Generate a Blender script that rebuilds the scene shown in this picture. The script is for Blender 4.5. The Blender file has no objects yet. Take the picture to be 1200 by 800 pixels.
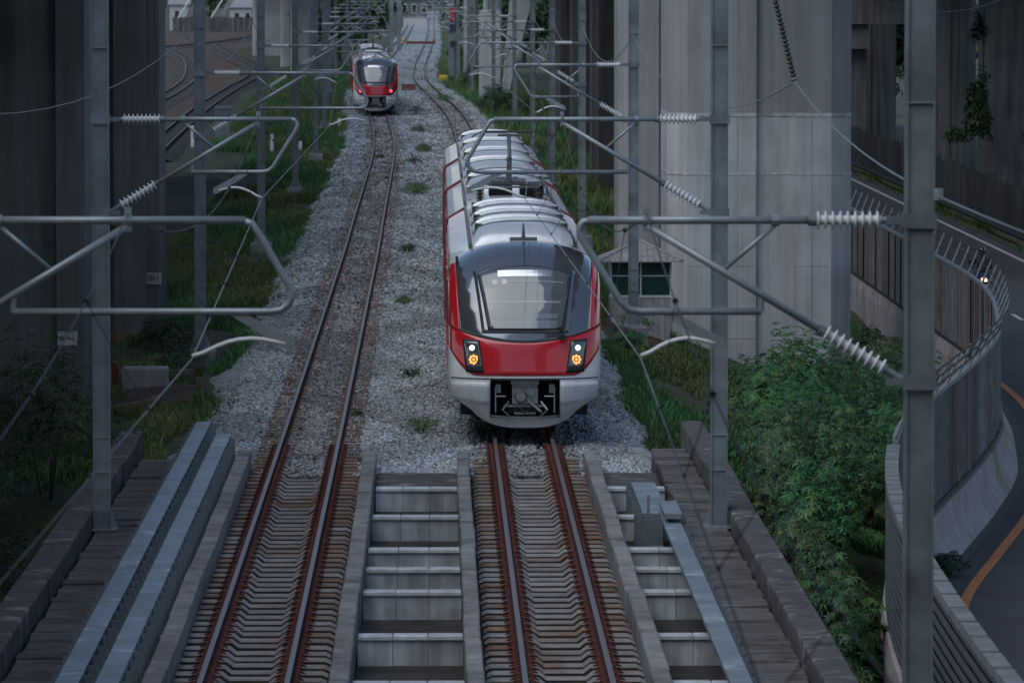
import bpy, math, random
import numpy as np
from mathutils import Vector, Matrix
random.seed(7); rng = np.random.default_rng(7)
S = bpy.context.scene; COL = S.collection
R = math.radians

# ------------------------------------------------------------------ camera, sky, sun, exposure
cam = bpy.data.cameras.new('camera'); camo = bpy.data.objects.new('camera', cam); COL.objects.link(camo)
camo.location = (0, 0, 8.54); camo.rotation_euler = (math.pi/2 - 0.0632125, 0, -0.0131722)
cam.lens = 200.0; cam.sensor_width = 36.0; cam.clip_start = 0.5; cam.clip_end = 8000
cam.dof.use_dof = True; cam.dof.focus_distance = 108; cam.dof.aperture_fstop = 5.6
S.camera = camo
W = bpy.data.worlds.new('World'); S.world = W; W.use_nodes = True
wn = W.node_tree; bg = wn.nodes['Background']
sky = wn.nodes.new('ShaderNodeTexSky'); sky.sky_type = 'NISHITA'; sky.sun_disc = False
SUN_EL, SUN_AZ = 55, 222
sky.sun_elevation = R(SUN_EL); sky.sun_rotation = R(SUN_AZ); sky.air_density = 1.0; sky.dust_density = 1.0; sky.ozone_density = 1.0
wn.links.new(sky.outputs[0], bg.inputs[0]); bg.inputs[1].default_value = 0.105
sl = bpy.data.lights.new('sun', 'SUN'); so = bpy.data.objects.new('sun', sl); COL.objects.link(so)
sl.energy = 1.1; sl.angle = R(60); sl.color = (0.95, 0.99, 0.98)
sd = Vector((math.sin(R(SUN_AZ))*math.cos(R(SUN_EL)), math.cos(R(SUN_AZ))*math.cos(R(SUN_EL)), math.sin(R(SUN_EL))))
so.rotation_euler = sd.to_track_quat('Z', 'Y').to_euler()
S.view_settings.view_transform = 'Standard'; S.view_settings.look = 'None'; S.view_settings.gamma = 1
S.view_settings.exposure = 0.32
S.render.engine = 'CYCLES'

# ------------------------------------------------------------------ materials
MATS = {}
def mat(name, col, rough=.7, metal=0., var=.25, scale=3., col2=None, c2=(.45, .65), scale2=.6, bump=.0, bscale=30., stretch=(1, 1, 1), objvar=0., spec=.5, emit=None, coat=0., detail=5., attr=None, streak=0., geo=False):
    if name in MATS: return MATS[name]
    m = bpy.data.materials.new(name); m.use_nodes = True; MATS[name] = m
    n = m.node_tree.nodes; l = m.node_tree.links; b = n['Principled BSDF']
    b.inputs['Roughness'].default_value = rough; b.inputs['Metallic'].default_value = metal
    b.inputs['Specular IOR Level'].default_value = spec; b.inputs['Coat Weight'].default_value = coat
    b.inputs['Coat Roughness'].default_value = .04
    if emit:
        b.inputs['Emission Color'].default_value = (*emit[0], 1); b.inputs['Emission Strength'].default_value = emit[1]
    if geo:
        g = n.new('ShaderNodeNewGeometry'); src = g.outputs['Position']
    else:
        tc = n.new('ShaderNodeTexCoord'); src = tc.outputs['Object']
    mp = n.new('ShaderNodeMapping'); mp.inputs['Scale'].default_value = stretch
    l.new(src, mp.inputs[0])
    c = None
    rgb = n.new('ShaderNodeRGB'); rgb.outputs[0].default_value = (*col, 1); c = rgb.outputs[0]
    def mix(a, bb, fac, typ='MIX'):
        x = n.new('ShaderNodeMix'); x.data_type = 'RGBA'; x.blend_type = typ
        if isinstance(fac, float): x.inputs[0].default_value = fac
        else: l.new(fac, x.inputs[0])
        for k, s in ((6, a), (7, bb)):
            if isinstance(s, tuple): x.inputs[k].default_value = (*s, 1)
            else: l.new(s, x.inputs[k])
        return x.outputs[2]
    def noise(sc, d=detail, vec=None):
        t = n.new('ShaderNodeTexNoise'); t.inputs['Scale'].default_value = sc; t.inputs['Detail'].default_value = d
        t.inputs['Roughness'].default_value = .62
        l.new(vec or mp.outputs[0], t.inputs['Vector']); return t.outputs['Fac']
    def ramp(f, lo, hi, a, bb):
        r_ = n.new('ShaderNodeMapRange'); l.new(f, r_.inputs[0]); r_.inputs[1].default_value = lo; r_.inputs[2].default_value = hi
        r_.inputs[3].default_value = a; r_.inputs[4].default_value = bb; return r_.outputs[0]
    if col2:
        c = mix(c, col2, ramp(noise(scale2), c2[0], c2[1], 0, 1))
    if var > 0:
        f = ramp(noise(scale), .3, .7, 1-var, 1+var)
        cx = n.new('ShaderNodeCombineColor'); [l.new(f, cx.inputs[i]) for i in range(3)]
        c = mix(c, cx.outputs[0], 1., 'MULTIPLY')
    if streak > 0:
        mp2 = n.new('ShaderNodeMapping'); mp2.inputs['Scale'].default_value = (2.2, 2.2, .12); l.new(src, mp2.inputs[0])
        f = ramp(noise(1.6, 6., mp2.outputs[0]), .35, .68, 1+streak*.3, 1-streak)
        cx = n.new('ShaderNodeCombineColor'); [l.new(f, cx.inputs[i]) for i in range(3)]
        c = mix(c, cx.outputs[0], 1., 'MULTIPLY')
    if objvar > 0:
        oi = n.new('ShaderNodeObjectInfo'); f = ramp(oi.outputs['Random'], 0, 1, 1-objvar, 1+objvar)
        cx = n.new('ShaderNodeCombineColor'); [l.new(f, cx.inputs[i]) for i in range(3)]
        c = mix(c, cx.outputs[0], 1., 'MULTIPLY')
    if attr:
        at = n.new('ShaderNodeAttribute'); at.attribute_name = attr
        c = mix(c, at.outputs['Color'], 1., 'MULTIPLY')
    l.new(c, b.inputs['Base Color'])
    if bump > 0:
        bp = n.new('ShaderNodeBump'); bp.inputs['Strength'].default_value = bump; bp.inputs['Distance'].default_value = .02
        l.new(noise(bscale), bp.inputs['Height']); l.new(bp.outputs[0], b.inputs['Normal'])
    return m

M = dict(
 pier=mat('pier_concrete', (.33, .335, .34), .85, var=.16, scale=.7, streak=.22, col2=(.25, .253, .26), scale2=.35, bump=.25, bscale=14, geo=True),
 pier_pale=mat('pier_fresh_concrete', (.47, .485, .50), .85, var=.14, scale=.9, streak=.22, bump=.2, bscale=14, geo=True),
 pier_dark=mat('pier_shaded_concrete', (.058, .057, .059), .9, var=.2, scale=.8, streak=.4, bump=.2, geo=True),  # pier concrete darkened to stand in for shade under the viaducts
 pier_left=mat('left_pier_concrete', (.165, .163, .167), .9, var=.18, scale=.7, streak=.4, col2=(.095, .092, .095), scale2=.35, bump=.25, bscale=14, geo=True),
 joint=mat('laitance', (.455, .47, .485), .8, var=.4, scale=4, geo=True),
 earth=mat('red_earth', (.075, .04, .027), .95, var=.5, scale=2.5, col2=(.034, .027, .022), scale2=.8, bump=.5, geo=True),
 conc=mat('weathered_concrete', (.225, .22, .222), .9, var=.35, scale=3.0, col2=(.11, .105, .105), c2=(.5, .7), scale2=1.2, bump=.4, bscale=25, objvar=.16, geo=True),
 slab=mat('dirty_slab_sleeper_shade', (.045, .039, .036), .95, var=.5, scale=2.0, col2=(.028, .024, .022), scale2=.9, bump=.3, geo=True),
 beam=mat('grey_beam_concrete', (.46, .50, .525), .75, var=.22, scale=2.2, col2=(.24, .26, .275), c2=(.5, .74), scale2=1.6, streak=.45, objvar=.08, geo=True),
 beamtop=mat('pale_beam_edge', (.50, .535, .555), .7, var=.25, scale=4, objvar=.12, geo=True),
 plank=mat('walkway_plank', (.115, .106, .105), .9, var=.55, scale=2.6, col2=(.05, .043, .04), c2=(.5, .66), scale2=1.4, stretch=(1, 3.5, 1), bump=.4, objvar=.28, geo=True),
 parapet=mat('mossy_parapet', (.08, .075, .076), .92, var=.4, scale=3, col2=(.21, .2, .195), c2=(.56, .68), scale2=1.5, bump=.4, objvar=.1, geo=True),
 galv=mat('galvanised_steel', (.185, .22, .25), .5, .25, var=.25, scale=2.5, col2=(.125, .15, .172), scale2=1.1, objvar=.05),
 galvl=mat('galvanised_lid', (.21, .255, .285), .5, .25, var=.2, scale=1.5, col2=(.42, .47, .50), c2=(.55, .7), scale2=1.8, objvar=.07, geo=True),
 tube=mat('galvanised_tube', (.27, .31, .345), .42, .35, var=.18, scale=4),
 darkm=mat('dark_fitting', (.03, .03, .033), .6, .2),
 ins=mat('porcelain_white', (.62, .65, .68), .35, var=.1, spec=.5),
 insd=mat('porcelain_brown', (.045, .035, .035), .35, var=.1),
 white=mat('white_paint', (.72, .73, .75), .5, var=.08),
 railh=mat('rail_head', (.185, .145, .145), .45, .4, var=.12, scale=6, geo=True),
 railw=mat('rail_rust', (.04, .015, .012), .9, var=.3, scale=6, geo=True),
 clip=mat('rust_clip', (.13, .036, .026), .85, var=.4, scale=5, geo=True),
 sleeper=mat('concrete_sleeper', (.245, .23, .225), .9, var=.25, scale=4, col2=(.19, .105, .065), c2=(.52, .66), scale2=.33, bump=.3, objvar=.18, geo=True),
 sleeperr=mat('orange_stained_sleeper', (.19, .115, .078), .9, var=.35, scale=4, col2=(.2, .18, .165), c2=(.42, .6), scale2=2.2, objvar=.2, geo=True),
 sleeperb=mat('rust_sleeper', (.22, .165, .135), .9, var=.3, scale=4, col2=(.17, .10, .065), c2=(.45, .62), scale2=.4, objvar=.18, geo=True),
 ballast=mat('ballast_base', (.22, .235, .245), .95, var=.6, scale=7, detail=9, col2=(.36, .385, .40), c2=(.4, .62), scale2=.9, bump=1., bscale=12, geo=True),
 stone=mat('ballast_stone', (.345, .375, .395), .9, var=.2, scale=14, attr='tint', geo=True),
 ground=mat('soil', (.05, .062, .03), .95, var=.5, scale=1.2, col2=(.085, .06, .04), c2=(.62, .72), scale2=.16, bump=.6, bscale=6, geo=True),
 grass=mat('grass_blade', (.105, .165, .075), .7, var=.25, scale=.5, col2=(.16, .17, .085), c2=(.56, .72), scale2=.25, attr='tint', spec=.25, geo=True),
 leaf=mat('shrub_leaf', (.036, .10, .040), .5, var=.4, scale=.7, col2=(.075, .125, .04), scale2=.8, attr='tint', spec=.4, geo=True),
 leafd=mat('dark_shrub_leaf', (.028, .06, .026), .55, var=.3, scale=.7, attr='tint', spec=.3, geo=True),
 bark=mat('bark', (.07, .055, .04), .9, var=.4, scale=8),
 asphalt=mat('asphalt', (.062, .065, .072), .85, var=.2, scale=1.0, col2=(.05, .052, .058), scale2=.3, bump=.2, bscale=40, geo=True),
 roadp=mat('road_patch', (.09, .092, .098), .9, var=.2, scale=2, geo=True),
 lwhite=mat('road_white', (.5, .5, .5), .7, var=.25, scale=4, geo=True),
 lorange=mat('road_orange', (.52, .19, .055), .7, var=.22, scale=4, geo=True),
 barrier=mat('barrier_concrete', (.37, .345, .335), .9, var=.2, scale=1.5, streak=.14, col2=(.2, .15, .125), c2=(.48, .7), scale2=.5, geo=True),
 fpan=mat('fence_panel_brown', (.16, .115, .10), .8, var=.35, scale=2, streak=.45, objvar=.35, geo=True),
 fpan2=mat('fence_panel_grey', (.19, .188, .195), .75, var=.35, scale=2, streak=.35, objvar=.3, geo=True),
 fpost=mat('fence_post', (.23, .25, .275), .5, .3, var=.15, scale=3),
 fcap=mat('fence_cap', (.18, .19, .2), .7, var=.35, scale=3, geo=True), fslat=mat('fence_slat', (.095, .105, .118), .6, .2, var=.25, scale=3, geo=True),
 frail=mat('fence_rail_dark', (.028, .03, .036), .7, .1),
 wallsheet=mat('old_sheet_wall', (.075, .08, .088), .8, var=.3, scale=1, streak=.5, objvar=.25, geo=True),
 trainw=mat('train_white', (.64, .655, .69), .32, var=.1, scale=1.6, coat=.3, streak=.14),
 trainr=mat('train_red', (.52, .012, .022), .22, var=.05, scale=1., coat=.6),
 trainrd=mat('train_red_line', (.2, .03, .04), .5, var=.2),
 mask=mat('black_mask', (.135, .15, .17), .12, .55, var=.0, coat=1., spec=.6),
 glass=mat('windscreen_glass', (.10, .118, .132), .06, var=.06, scale=1.5, coat=1., spec=.7, stretch=(.3, .3, 4)),
 blind=mat('reflection_grey', (.17, .195, .215), .1, var=.1, coat=1.), refl_band2=mat('reflection_pale', (.25, .275, .295), .1, var=.1, coat=1.),
 rubber=mat('black_rubber', (.012, .012, .014), .6, var=0.),
 roof=mat('roof_shell', (.56, .585, .62), .25, .3, var=.1, scale=1.3, coat=.3, streak=.12),
 roofd=mat('roof_dark', (.10, .105, .115), .5, var=.2, scale=2),
 under=mat('underframe', (.03, .03, .032), .8, var=.3),
 steel=mat('coupler_steel', (.24, .25, .27), .4, .6, var=.25, scale=9),
 lampw=mat('lamp_white', (.9, .92, .95), .2, emit=((.9, .95, 1.), 1.3), var=0.),
 lampa=mat('lamp_amber', (.9, .6, .3), .2, emit=((1., .27, .04), 1.7), var=0.),
 lampr=mat('lamp_red', (.8, .1, .1), .2, emit=((1., .05, .09), 1.8), var=0.),
 chrome=mat('reflector', (.5, .5, .52), .15, .9, var=0.),
 sidewin=mat('side_window', (.015, .018, .022), .08, var=0., coat=1.),
 hutwall=mat('hut_sheet', (.38, .37, .37), .6, .1, var=.15, scale=3, objvar=.12, geo=True),
 hutroof=mat('hut_roof', (.29, .285, .285), .6, .2, var=.25, scale=4, geo=True),
 hutglass=mat('hut_green_glass', (.02, .06, .052), .08, var=.0, coat=1.),
 alu=mat('window_frame_white', (.55, .57, .58), .5, var=.05),
 wood=mat('old_wood', (.13, .085, .06), .9, var=.4, scale=5),
 rustp=mat('rust_plate', (.12, .03, .02), .85, var=.3, scale=5),
 cab=mat('cabinet_grey', (.20, .24, .27), .6, var=.15),
 black=mat('black_cloth', (.012, .013, .016), .75, var=.2),
 blue=mat('blue_cloth', (.015, .03, .09), .8, var=.2),
 helmet=mat('helmet_black', (.01, .01, .012), .2, var=0., coat=1.),
 skin=mat('skin', (.32, .17, .11), .6, var=.05),
 yellow=mat('yellow_paint', (.55, .33, .04), .6, var=.15),
 brick=mat('brick_red', (.22, .09, .075), .9, var=.3, scale=6),
 fwall=mat('far_wall_white', (.42, .43, .44), .8, var=.1),
 fdark=mat('far_facade', (.12, .13, .14), .8, var=.3),
 textm=mat('plate_ink', (.02, .025, .04), .7, var=0.),
 wire=mat('wire_copper_grey', (.22, .24, .26), .5, .3, var=0.),
 wired=mat('wire_dark', (.05, .05, .055), .6, .2, var=0.),
)

# ------------------------------------------------------------------ helpers
class MB:
    def __init__(s): s.v = []; s.f = []; s.mi = []
    def add(s, vs, fs, mi=0):
        o = len(s.v); s.v += [tuple(p) for p in vs]; s.f += [tuple(o+i for i in q) for q in fs]; s.mi += [mi]*len(fs); return s
    def box(s, x0, x1, y0, y1, z0, z1, mi=0):
        return s.add([(x0,y0,z0),(x1,y0,z0),(x1,y1,z0),(x0,y1,z0),(x0,y0,z1),(x1,y0,z1),(x1,y1,z1),(x0,y1,z1)],
                     [(0,3,2,1),(4,5,6,7),(0,1,5,4),(1,2,6,5),(2,3,7,6),(3,0,4,7)], mi)
    def cbox(s, x0, x1, y0, y1, z0, z1, b=.01, mi=0):     # box with its top edges chamfered
        v = [(x0,y0,z0),(x1,y0,z0),(x1,y1,z0),(x0,y1,z0),(x0,y0,z1-b),(x1,y0,z1-b),(x1,y1,z1-b),(x0,y1,z1-b),(x0+b,y0+b,z1),(x1-b,y0+b,z1),(x1-b,y1-b,z1),(x0+b,y1-b,z1)]
        f = [(0,3,2,1)]
        for k in range(4):
            j = (k+1) % 4; f += [(k, j, 4+j, 4+k), (4+k, 4+j, 8+j, 8+k)]
        return s.add(v, f+[(8,9,10,11)], mi)
    def prism(s, poly, z0, z1, mi=0):           # plan polygon (ccw) extruded upwards
        n = len(poly); v = [(x,y,z0) for x,y in poly]+[(x,y,z1) for x,y in poly]
        f = [tuple(range(n-1,-1,-1)), tuple(range(n,2*n))]+[(i,(i+1)%n,n+(i+1)%n,n+i) for i in range(n)]
        return s.add(v, f, mi)
    def tube(s, pts, r, n=8, mi=0, cap=True):
        pts = [Vector(p) for p in pts]; rs = r if isinstance(r, (list, tuple)) else [r]*len(pts)
        o = len(s.v); up = Vector((0,0,1)); a = None
        for i, p in enumerate(pts):
            t = (pts[min(i+1,len(pts)-1)]-pts[max(i-1,0)]).normalized()
            if a is None:
                a = t.cross(up if abs(t.z) < .95 else Vector((0,1,0))).normalized()
            else: a = (a - t*a.dot(t)).normalized()
            b = t.cross(a)
            for k in range(n):
                w = 2*math.pi*k/n; s.v.append(tuple(p+(a*math.cos(w)+b*math.sin(w))*rs[i]))
        for i in range(len(pts)-1):
            for k in range(n):
                j = (k+1) % n; s.f.append((o+i*n+k, o+i*n+j, o+(i+1)*n+j, o+(i+1)*n+k)); s.mi.append(mi)
        if cap:
            s.f.append(tuple(o+k for k in range(n-1,-1,-1))); s.mi.append(mi)
            e = o+(len(pts)-1)*n; s.f.append(tuple(e+k for k in range(n))); s.mi.append(mi)
        return s
    def disc_string(s, p0, p1, rc, rd, nd, n=10):    # insulator: core with sheds
        p0, p1 = Vector(p0), Vector(p1); pts = []; rs = []
        for k in range(nd):
            for t, q in ((0, rc), (.35, rc), (.5, rd), (.62, rd*.95), (.75, rc)):
                pts.append(p0.lerp(p1, (k+t)/nd)); rs.append(q)
        pts.append(p1); rs.append(rc); return s.tube(pts, rs, n)
    def mesh(s, name, mats, smooth=False):
        me = bpy.data.meshes.new(name); me.from_pydata(s.v, [], s.f)
        for m in (mats if isinstance(mats, (list, tuple)) else [mats]): me.materials.append(m)
        if any(s.mi): me.polygons.foreach_set('material_index', s.mi)
        if smooth: me.polygons.foreach_set('use_smooth', [True]*len(me.polygons))
        me.update(); return me
    def build(s, name, mats, parent=None, smooth=False):
        return link(name, s.mesh(name, mats, smooth), parent)
def link(name, me, parent=None, loc=None):
    o = bpy.data.objects.new(name, me); COL.objects.link(o)
    if parent: o.parent = parent
    if loc is not None: o.location = loc
    return o
def tag(o, label=None, cat=None, group=None, kind=None):
    if label: o['label'] = label
    if cat: o['category'] = cat
    if group: o['group'] = group
    if kind: o['kind'] = kind
    return o
def thing(name, label, cat, loc=(0,0,0), rz=0, group=None):
    o = bpy.data.objects.new(name, None); COL.objects.link(o); o.location = loc; o.rotation_euler = (0,0,rz); o.empty_display_size = .2
    return tag(o, label, cat, group)
def npmesh(name, V, F, m, tint=None, smooth=False):    # V (n,3), F (k,3|4)
    me = bpy.data.meshes.new(name); V = np.asarray(V, np.float32); F = np.asarray(F, np.int32); k = F.shape[1]
    me.vertices.add(len(V)); me.vertices.foreach_set('co', V.ravel())
    me.loops.add(F.size); me.loops.foreach_set('vertex_index', F.ravel())
    me.polygons.add(len(F)); me.polygons.foreach_set('loop_start', np.arange(0, F.size, k, dtype=np.int32))
    if smooth: me.polygons.foreach_set('use_smooth', np.ones(len(F), bool))
    me.update(calc_edges=True); me.materials.append(m)
    if tint is not None:
        a = me.color_attributes.new('tint', 'FLOAT_COLOR', 'POINT'); c = np.ones((len(V), 4), np.float32); c[:, :3] = tint
        a.data.foreach_set('color', c.ravel())
    return me
def grid_faces(nu, nv):
    i = np.arange(nu*nv).reshape(nu, nv); return np.stack([i[:-1,:-1], i[1:,:-1], i[1:,1:], i[:-1,1:]], -1).reshape(-1, 4)

# track centre lines: straight over the bridge, then swinging left and back
LY = [0, 109, 182, 204, 240, 278, 309, 350, 382, 441, 499, 583, 739, 904, 1211, 1700]
LX = [-2.375, -2.375, -2.42, -2.48, -2.55, -2.62, -2.86, -3.5, -4.07, -5.0, -5.75, -5.95, -5.4, -5.1, -5.3, -5.3]
RY = [0, 300, 331, 372, 441, 499, 583, 739, 904, 1211, 1700]
RX = [1.615, 1.615, 1.52, 1.15, -.33, -1.55, -1.8, -1.26, -.98, -1.2, -1.2]
def smooth_interp(y, Y, X):
    w = np.maximum(np.asarray(y, float)*.05, 1e-3); return sum(np.interp(np.asarray(y, float)+w*k, Y, X) for k in (-1, -.5, 0, .5, 1))/5
def cl(y): return float(smooth_interp(y, LY, LX)) if y > 112 else -2.375
def cr(y): return float(smooth_interp(y, RY, RX))
BR = 101.0       # far end of the bridge

# ------------------------------------------------------------------ setting: ground, ballast, road
FEN = [(6.15, 30), (6.15, 60.5), (6.3, 72), (6.6, 81), (7.15, 89), (7.9, 96), (9.1, 103), (10.5, 111), (11.8, 119.5), (12.45, 126), (13.1, 134), (13.5, 143), (13.57, 155), (13.57, 300)]
def catmull(P, step):
    P = np.array(P, float); out = []
    for i in range(len(P)-1):
        p0 = P[max(i-1, 0)]; p1 = P[i]; p2 = P[i+1]; p3 = P[min(i+2, len(P)-1)]
        L = np.linalg.norm(p2-p1); m1 = (p2-p0)/(np.linalg.norm(p2-p1)+np.linalg.norm(p1-p0)+1e-9)*L; m2 = (p3-p1)/(np.linalg.norm(p2-p1)+np.linalg.norm(p3-p2)+1e-9)*L
        for t in np.linspace(0, 1, max(2, int(L/.25)), endpoint=False):
            out.append((2*t**3-3*t*t+1)*p1+(t**3-2*t*t+t)*m1+(-2*t**3+3*t*t)*p2+(t**3-t*t)*m2)
    out.append(P[-1]); out = np.array(out)
    d = np.r_[0, np.cumsum(np.linalg.norm(np.diff(out, axis=0), axis=1))]; n = int(d[-1]/step); q = np.arange(n+1)*step
    return np.stack([np.interp(q, d, out[:, 0]), np.interp(q, d, out[:, 1])], 1)
fen = catmull(FEN, .5)
def fenx(y): return np.interp(y, fen[:, 1], fen[:, 0])
def zg(x, y):
    x = np.asarray(x, float); y = np.asarray(y, float); lc = smooth_interp(y, LY, LX); rc = smooth_interp(y, RY, RX)
    z = np.full(np.broadcast(x, y).shape, -.48)
    dl = np.clip((lc-3.6-x)/4., 0, 1); z = z-.5*dl*(y < 260)-.2*np.clip((lc-9-x)/6, 0, 1)
    dr = np.clip((x-rc-2.7)/4.5, 0, 1); k = np.clip((330-y)/130, 0, 1); z = z-1.65*dr*k
    z = z+.10*np.sin(x*1.3+y*.21)*np.sin(y*.37-x*.5)*(np.abs(x-(lc+rc)/2) > 5.9)
    b = np.clip((BR-2.0-y)/3., 0, 1); z = z*(1-b)+(-3.2)*b
    rd = np.clip((x-fenx(y))/.6+.2, 0, 1); z = z*(1-rd)+(-2.25)*rd
    far = np.clip((y-1300)/500, 0, 1); return z*(1-far)-.5*far
gx = np.r_[-3000, -800, -300, -120, -60, np.arange(-40, -12, 2.), np.arange(-12, 16, .5), np.arange(16, 40, 2.), 60, 120, 300, 800, 3000]
gy = np.r_[-400, -100, 0, 30, 50, np.arange(60, 96, 3), np.arange(96, 106, .5), np.arange(106, 200, 1.), np.arange(200, 420, 4.), np.arange(420, 1400, 30.), 1600, 2000, 3000, 5000]
GX, GY = np.meshgrid(gx, gy, indexing='ij')
tag(link('ground', npmesh('ground', np.stack([GX, GY, zg(GX, GY)], -1).reshape(-1, 3), grid_faces(len(gx), len(gy)), M['ground'], smooth=True)), kind='structure')
# ballast bed: trapezoid following both tracks
by = np.r_[np.arange(BR-1.2, 200, .5), np.arange(200, 420, 2.), np.arange(420, 1650, 12.)]
prof = [(-2.75, -.62), (-2.0, -.24), (-1.35, -.17), (-.95, -.2), (-.3, -.215), (.3, -.215), (.95, -.2), (1.35, -.17)]
rows = []
for y in by:
    a, b_ = cl(y), cr(y); near = y < BR+.5
    row = [(a+q, y, z) for q, z in prof]+[((a+b_)/2, y, -.2)]+[(b_-q, y, z) for q, z in reversed(prof)]
    if y < 100.4: row = [(q[0], q[1], q[2]-.22) for q in row]
    wob = .28*math.sin(y*.31)+.2*math.sin(y*.83+1); row[0] = (row[0][0]-abs(wob)-.15, y, -.72); row[-1] = (row[-1][0]+abs(wob)*.8, y, -.72)
    if y > 430: row[0] = (row[0][0]+.9, y, -.72); row[1] = (row[1][0]+.6, y, row[1][2]); row[2] = (row[2][0]+.2, y, row[2][2]); row[-1] = (row[-1][0]-.7, y, -.72); row[-2] = (row[-2][0]-.5, y, row[-2][2])
    if y > 150: row[0] = (row[0][0]+.45, y, -.72); row[1] = (row[1][0]+.2, y, row[1][2])
    row[1] = (row[1][0]-wob*.6, y, row[1][2]); row[-2] = (row[-2][0]+wob*.5, y, row[-2][2])
    rows.append(row)
bv = np.array(rows); bv[:, :, 2] += rng.normal(0, .005, bv.shape[:2])*(by < 200)[:, None]
tag(link('ballast_bed', npmesh('ballast_bed', bv.reshape(-1, 3), grid_faces(bv.shape[0], bv.shape[1])[:, ::-1], M['ballast'], smooth=True)), kind='structure')
# loose stones on the bed
def stones(n, y0, y1, rmin, rmax, pw=1.):
    y = y0+(y1-y0)*rng.random(n)**pw; lc = np.where(y > 112, smooth_interp(y, LY, LX), -2.375); rc = smooth_interp(y, RY, RX)
    w = rc-lc+2*2.8; x = lc-2.8+rng.random(n)*w
    dx = np.minimum(np.abs(x-lc), np.abs(x-rc)); inner = (x > lc) & (x < rc)
    z = np.where(inner | (dx < 1.35), -.175, np.interp(dx, [1.35, 2.0, 2.75, 3.0], [-.17, -.24, -.6, -.66]))
    keep = (np.abs(dx-.52) > .11) & ~((y < BR+3.5) & (dx < 1.25) & (rng.random(n) < .75)) & ~((dx > .22) & (dx < .95) & (rng.random(n) < np.interp(y, [101, 112, 150, 200], [.92, .8, .5, .3])))
    keep &= ~((y < BR) & (np.abs(x-lc) > 1.0) & (x < lc)) & ~((y < BR) & (x-rc > 1.))
    x, y, z = x[keep], y[keep], z[keep]; n = len(x); r = rmin+(rmax-rmin)*rng.random(n)
    base = np.array([(1,0,0),(-1,0,0),(0,1,0),(0,-1,0),(0,0,1),(0,0,-1)], float)
    Q = rng.normal(size=(n, 3, 3)); Q, _ = np.linalg.qr(Q)
    V = np.einsum('nij,kj->nki', Q, base)*(.65+.6*rng.random((n, 6, 1)))*r[:, None, None]*np.array([1, 1, .8])
    V += np.stack([x, y, z+r*.25], -1)[:, None, :]
    F = np.array([(0,2,4),(2,1,4),(1,3,4),(3,0,4),(2,0,5),(1,2,5),(3,1,5),(0,3,5)])
    FF = (np.arange(n)[:, None, None]*6+F[None]).reshape(-1, 3)
    g = np.clip(rng.normal(.95, .33, n), .25, 1.9)[:, None]*np.array([1, 1, 1])[None]*(1+rng.normal(0, .04, (n, 3)))
    dk = np.clip(np.sin(x*1.7+np.sin(y*.33)*2)*np.sin(y*.19+x*.4)*1.0, -.17, .17)[:, None]; g = g*(1+dk)
    inner_rust = (np.minimum(np.abs(x-lc[keep]), np.abs(x-rc[keep])) < .95)[:, None]; g = np.where(inner_rust, g*np.array([.85, .76, .73]), g)
    return V.reshape(-1, 3), FF, np.repeat(g, 6, 0)
for nm, a in (('ballast_stones', stones(76000, BR-1., 150, .026, .06, 1.35)), ('ballast_stones', stones(36000, 150, 240, .035, .08, 1.2)), ('ballast_stones', stones(30000, 236, 460, .05, .12, 1.3))):
    tag(link(nm, npmesh(nm, a[0], a[1], M['stone'], a[2])), 'loose grey crushed stone covering the track bed', 'ballast', kind='stuff')
# rust-red bare earth beside the left piers and the yard
def patch(name, pts, z_off, m, label=None, lift=None):
    c = np.mean(pts, 0); n = len(pts); rings = [c[None]]+[c+(np.array(pts)-c)*t for t in (.35, .7, 1.)]
    V = np.concatenate(rings); zz = zg(V[:, 0], V[:, 1])+z_off if lift is None else np.full(len(V), lift)
    zz[-n:] -= .1
    F = [(0, 1+i, 1+(i+1) % n) for i in range(n)]
    me = bpy.data.meshes.new(name)
    F += [(1+k*n+i, 1+(k+1)*n+i, 1+(k+1)*n+(i+1) % n, 1+k*n+(i+1) % n) for k in range(2) for i in range(n)]
    me.from_pydata([tuple(q) for q in np.c_[V, zz]], [], F); me.materials.append(m)
    return tag(link(name, me), kind='structure')
def blob(cx, cy, rx, ry, n=22):
    t = np.linspace(0, 2*np.pi, n, endpoint=False); w = 1+.28*np.sin(3*t+cx)+.15*np.sin(7*t+cy); return np.c_[cx+rx*w*np.cos(t), cy+ry*w*np.sin(t)]
for c in ((-6.1, 123, .9, 6), (-5.6, 139, .7, 9), (-6.6, 114, .8, 4), (-4.6, 150, .5, 9), (5.3, 150, .9, 5)):
    patch('bare_earth', blob(*c), .07, M['earth'])
patch('yard_ground', np.array([(-11.5, 285), (-12.5, 420), (-15, 560), (-22, 760), (-24, 1100), (-90, 1100), (-60, 560), (-34, 285)]), .05, M['earth'])

# road beside the fence
ry = np.r_[np.arange(40, 160, 1.), np.arange(160, 420, 10.), np.arange(420, 900, 40.)]
def strip(name, fx0, fx1, z, m, ys=ry, kind='structure'):
    V = []
    for y in ys: V += [(fx0(y), y, z), (fx1(y), y, z)]
    V = np.array(V); i = np.arange(len(ys)-1)*2; F = np.stack([i, i+1, i+3, i+2], 1)
    return tag(link(name, npmesh(name, V, F, m)), kind=kind)
def fnx(y):   # normal offset along the fence, per metre
    d = (fenx(y+1)-fenx(y-1))/2; return math.sqrt(1+d*d)
road = strip('road', lambda y: fenx(y)+.18, lambda y: 23.1, -1.9, M['asphalt'])
strip('road_verge', lambda y: 22.55, lambda y: 24.5, -1.885, M['ground'])
strip('gutter', lambda y: fenx(y)+.2, lambda y: fenx(y)+.62*fnx(y), -1.892, M['roadp'])
strip('road_patch', lambda y: fenx(y)+.7*fnx(y), lambda y: 22.3, -1.891, M['roadp'], np.arange(60, 83, 1.))
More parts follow.
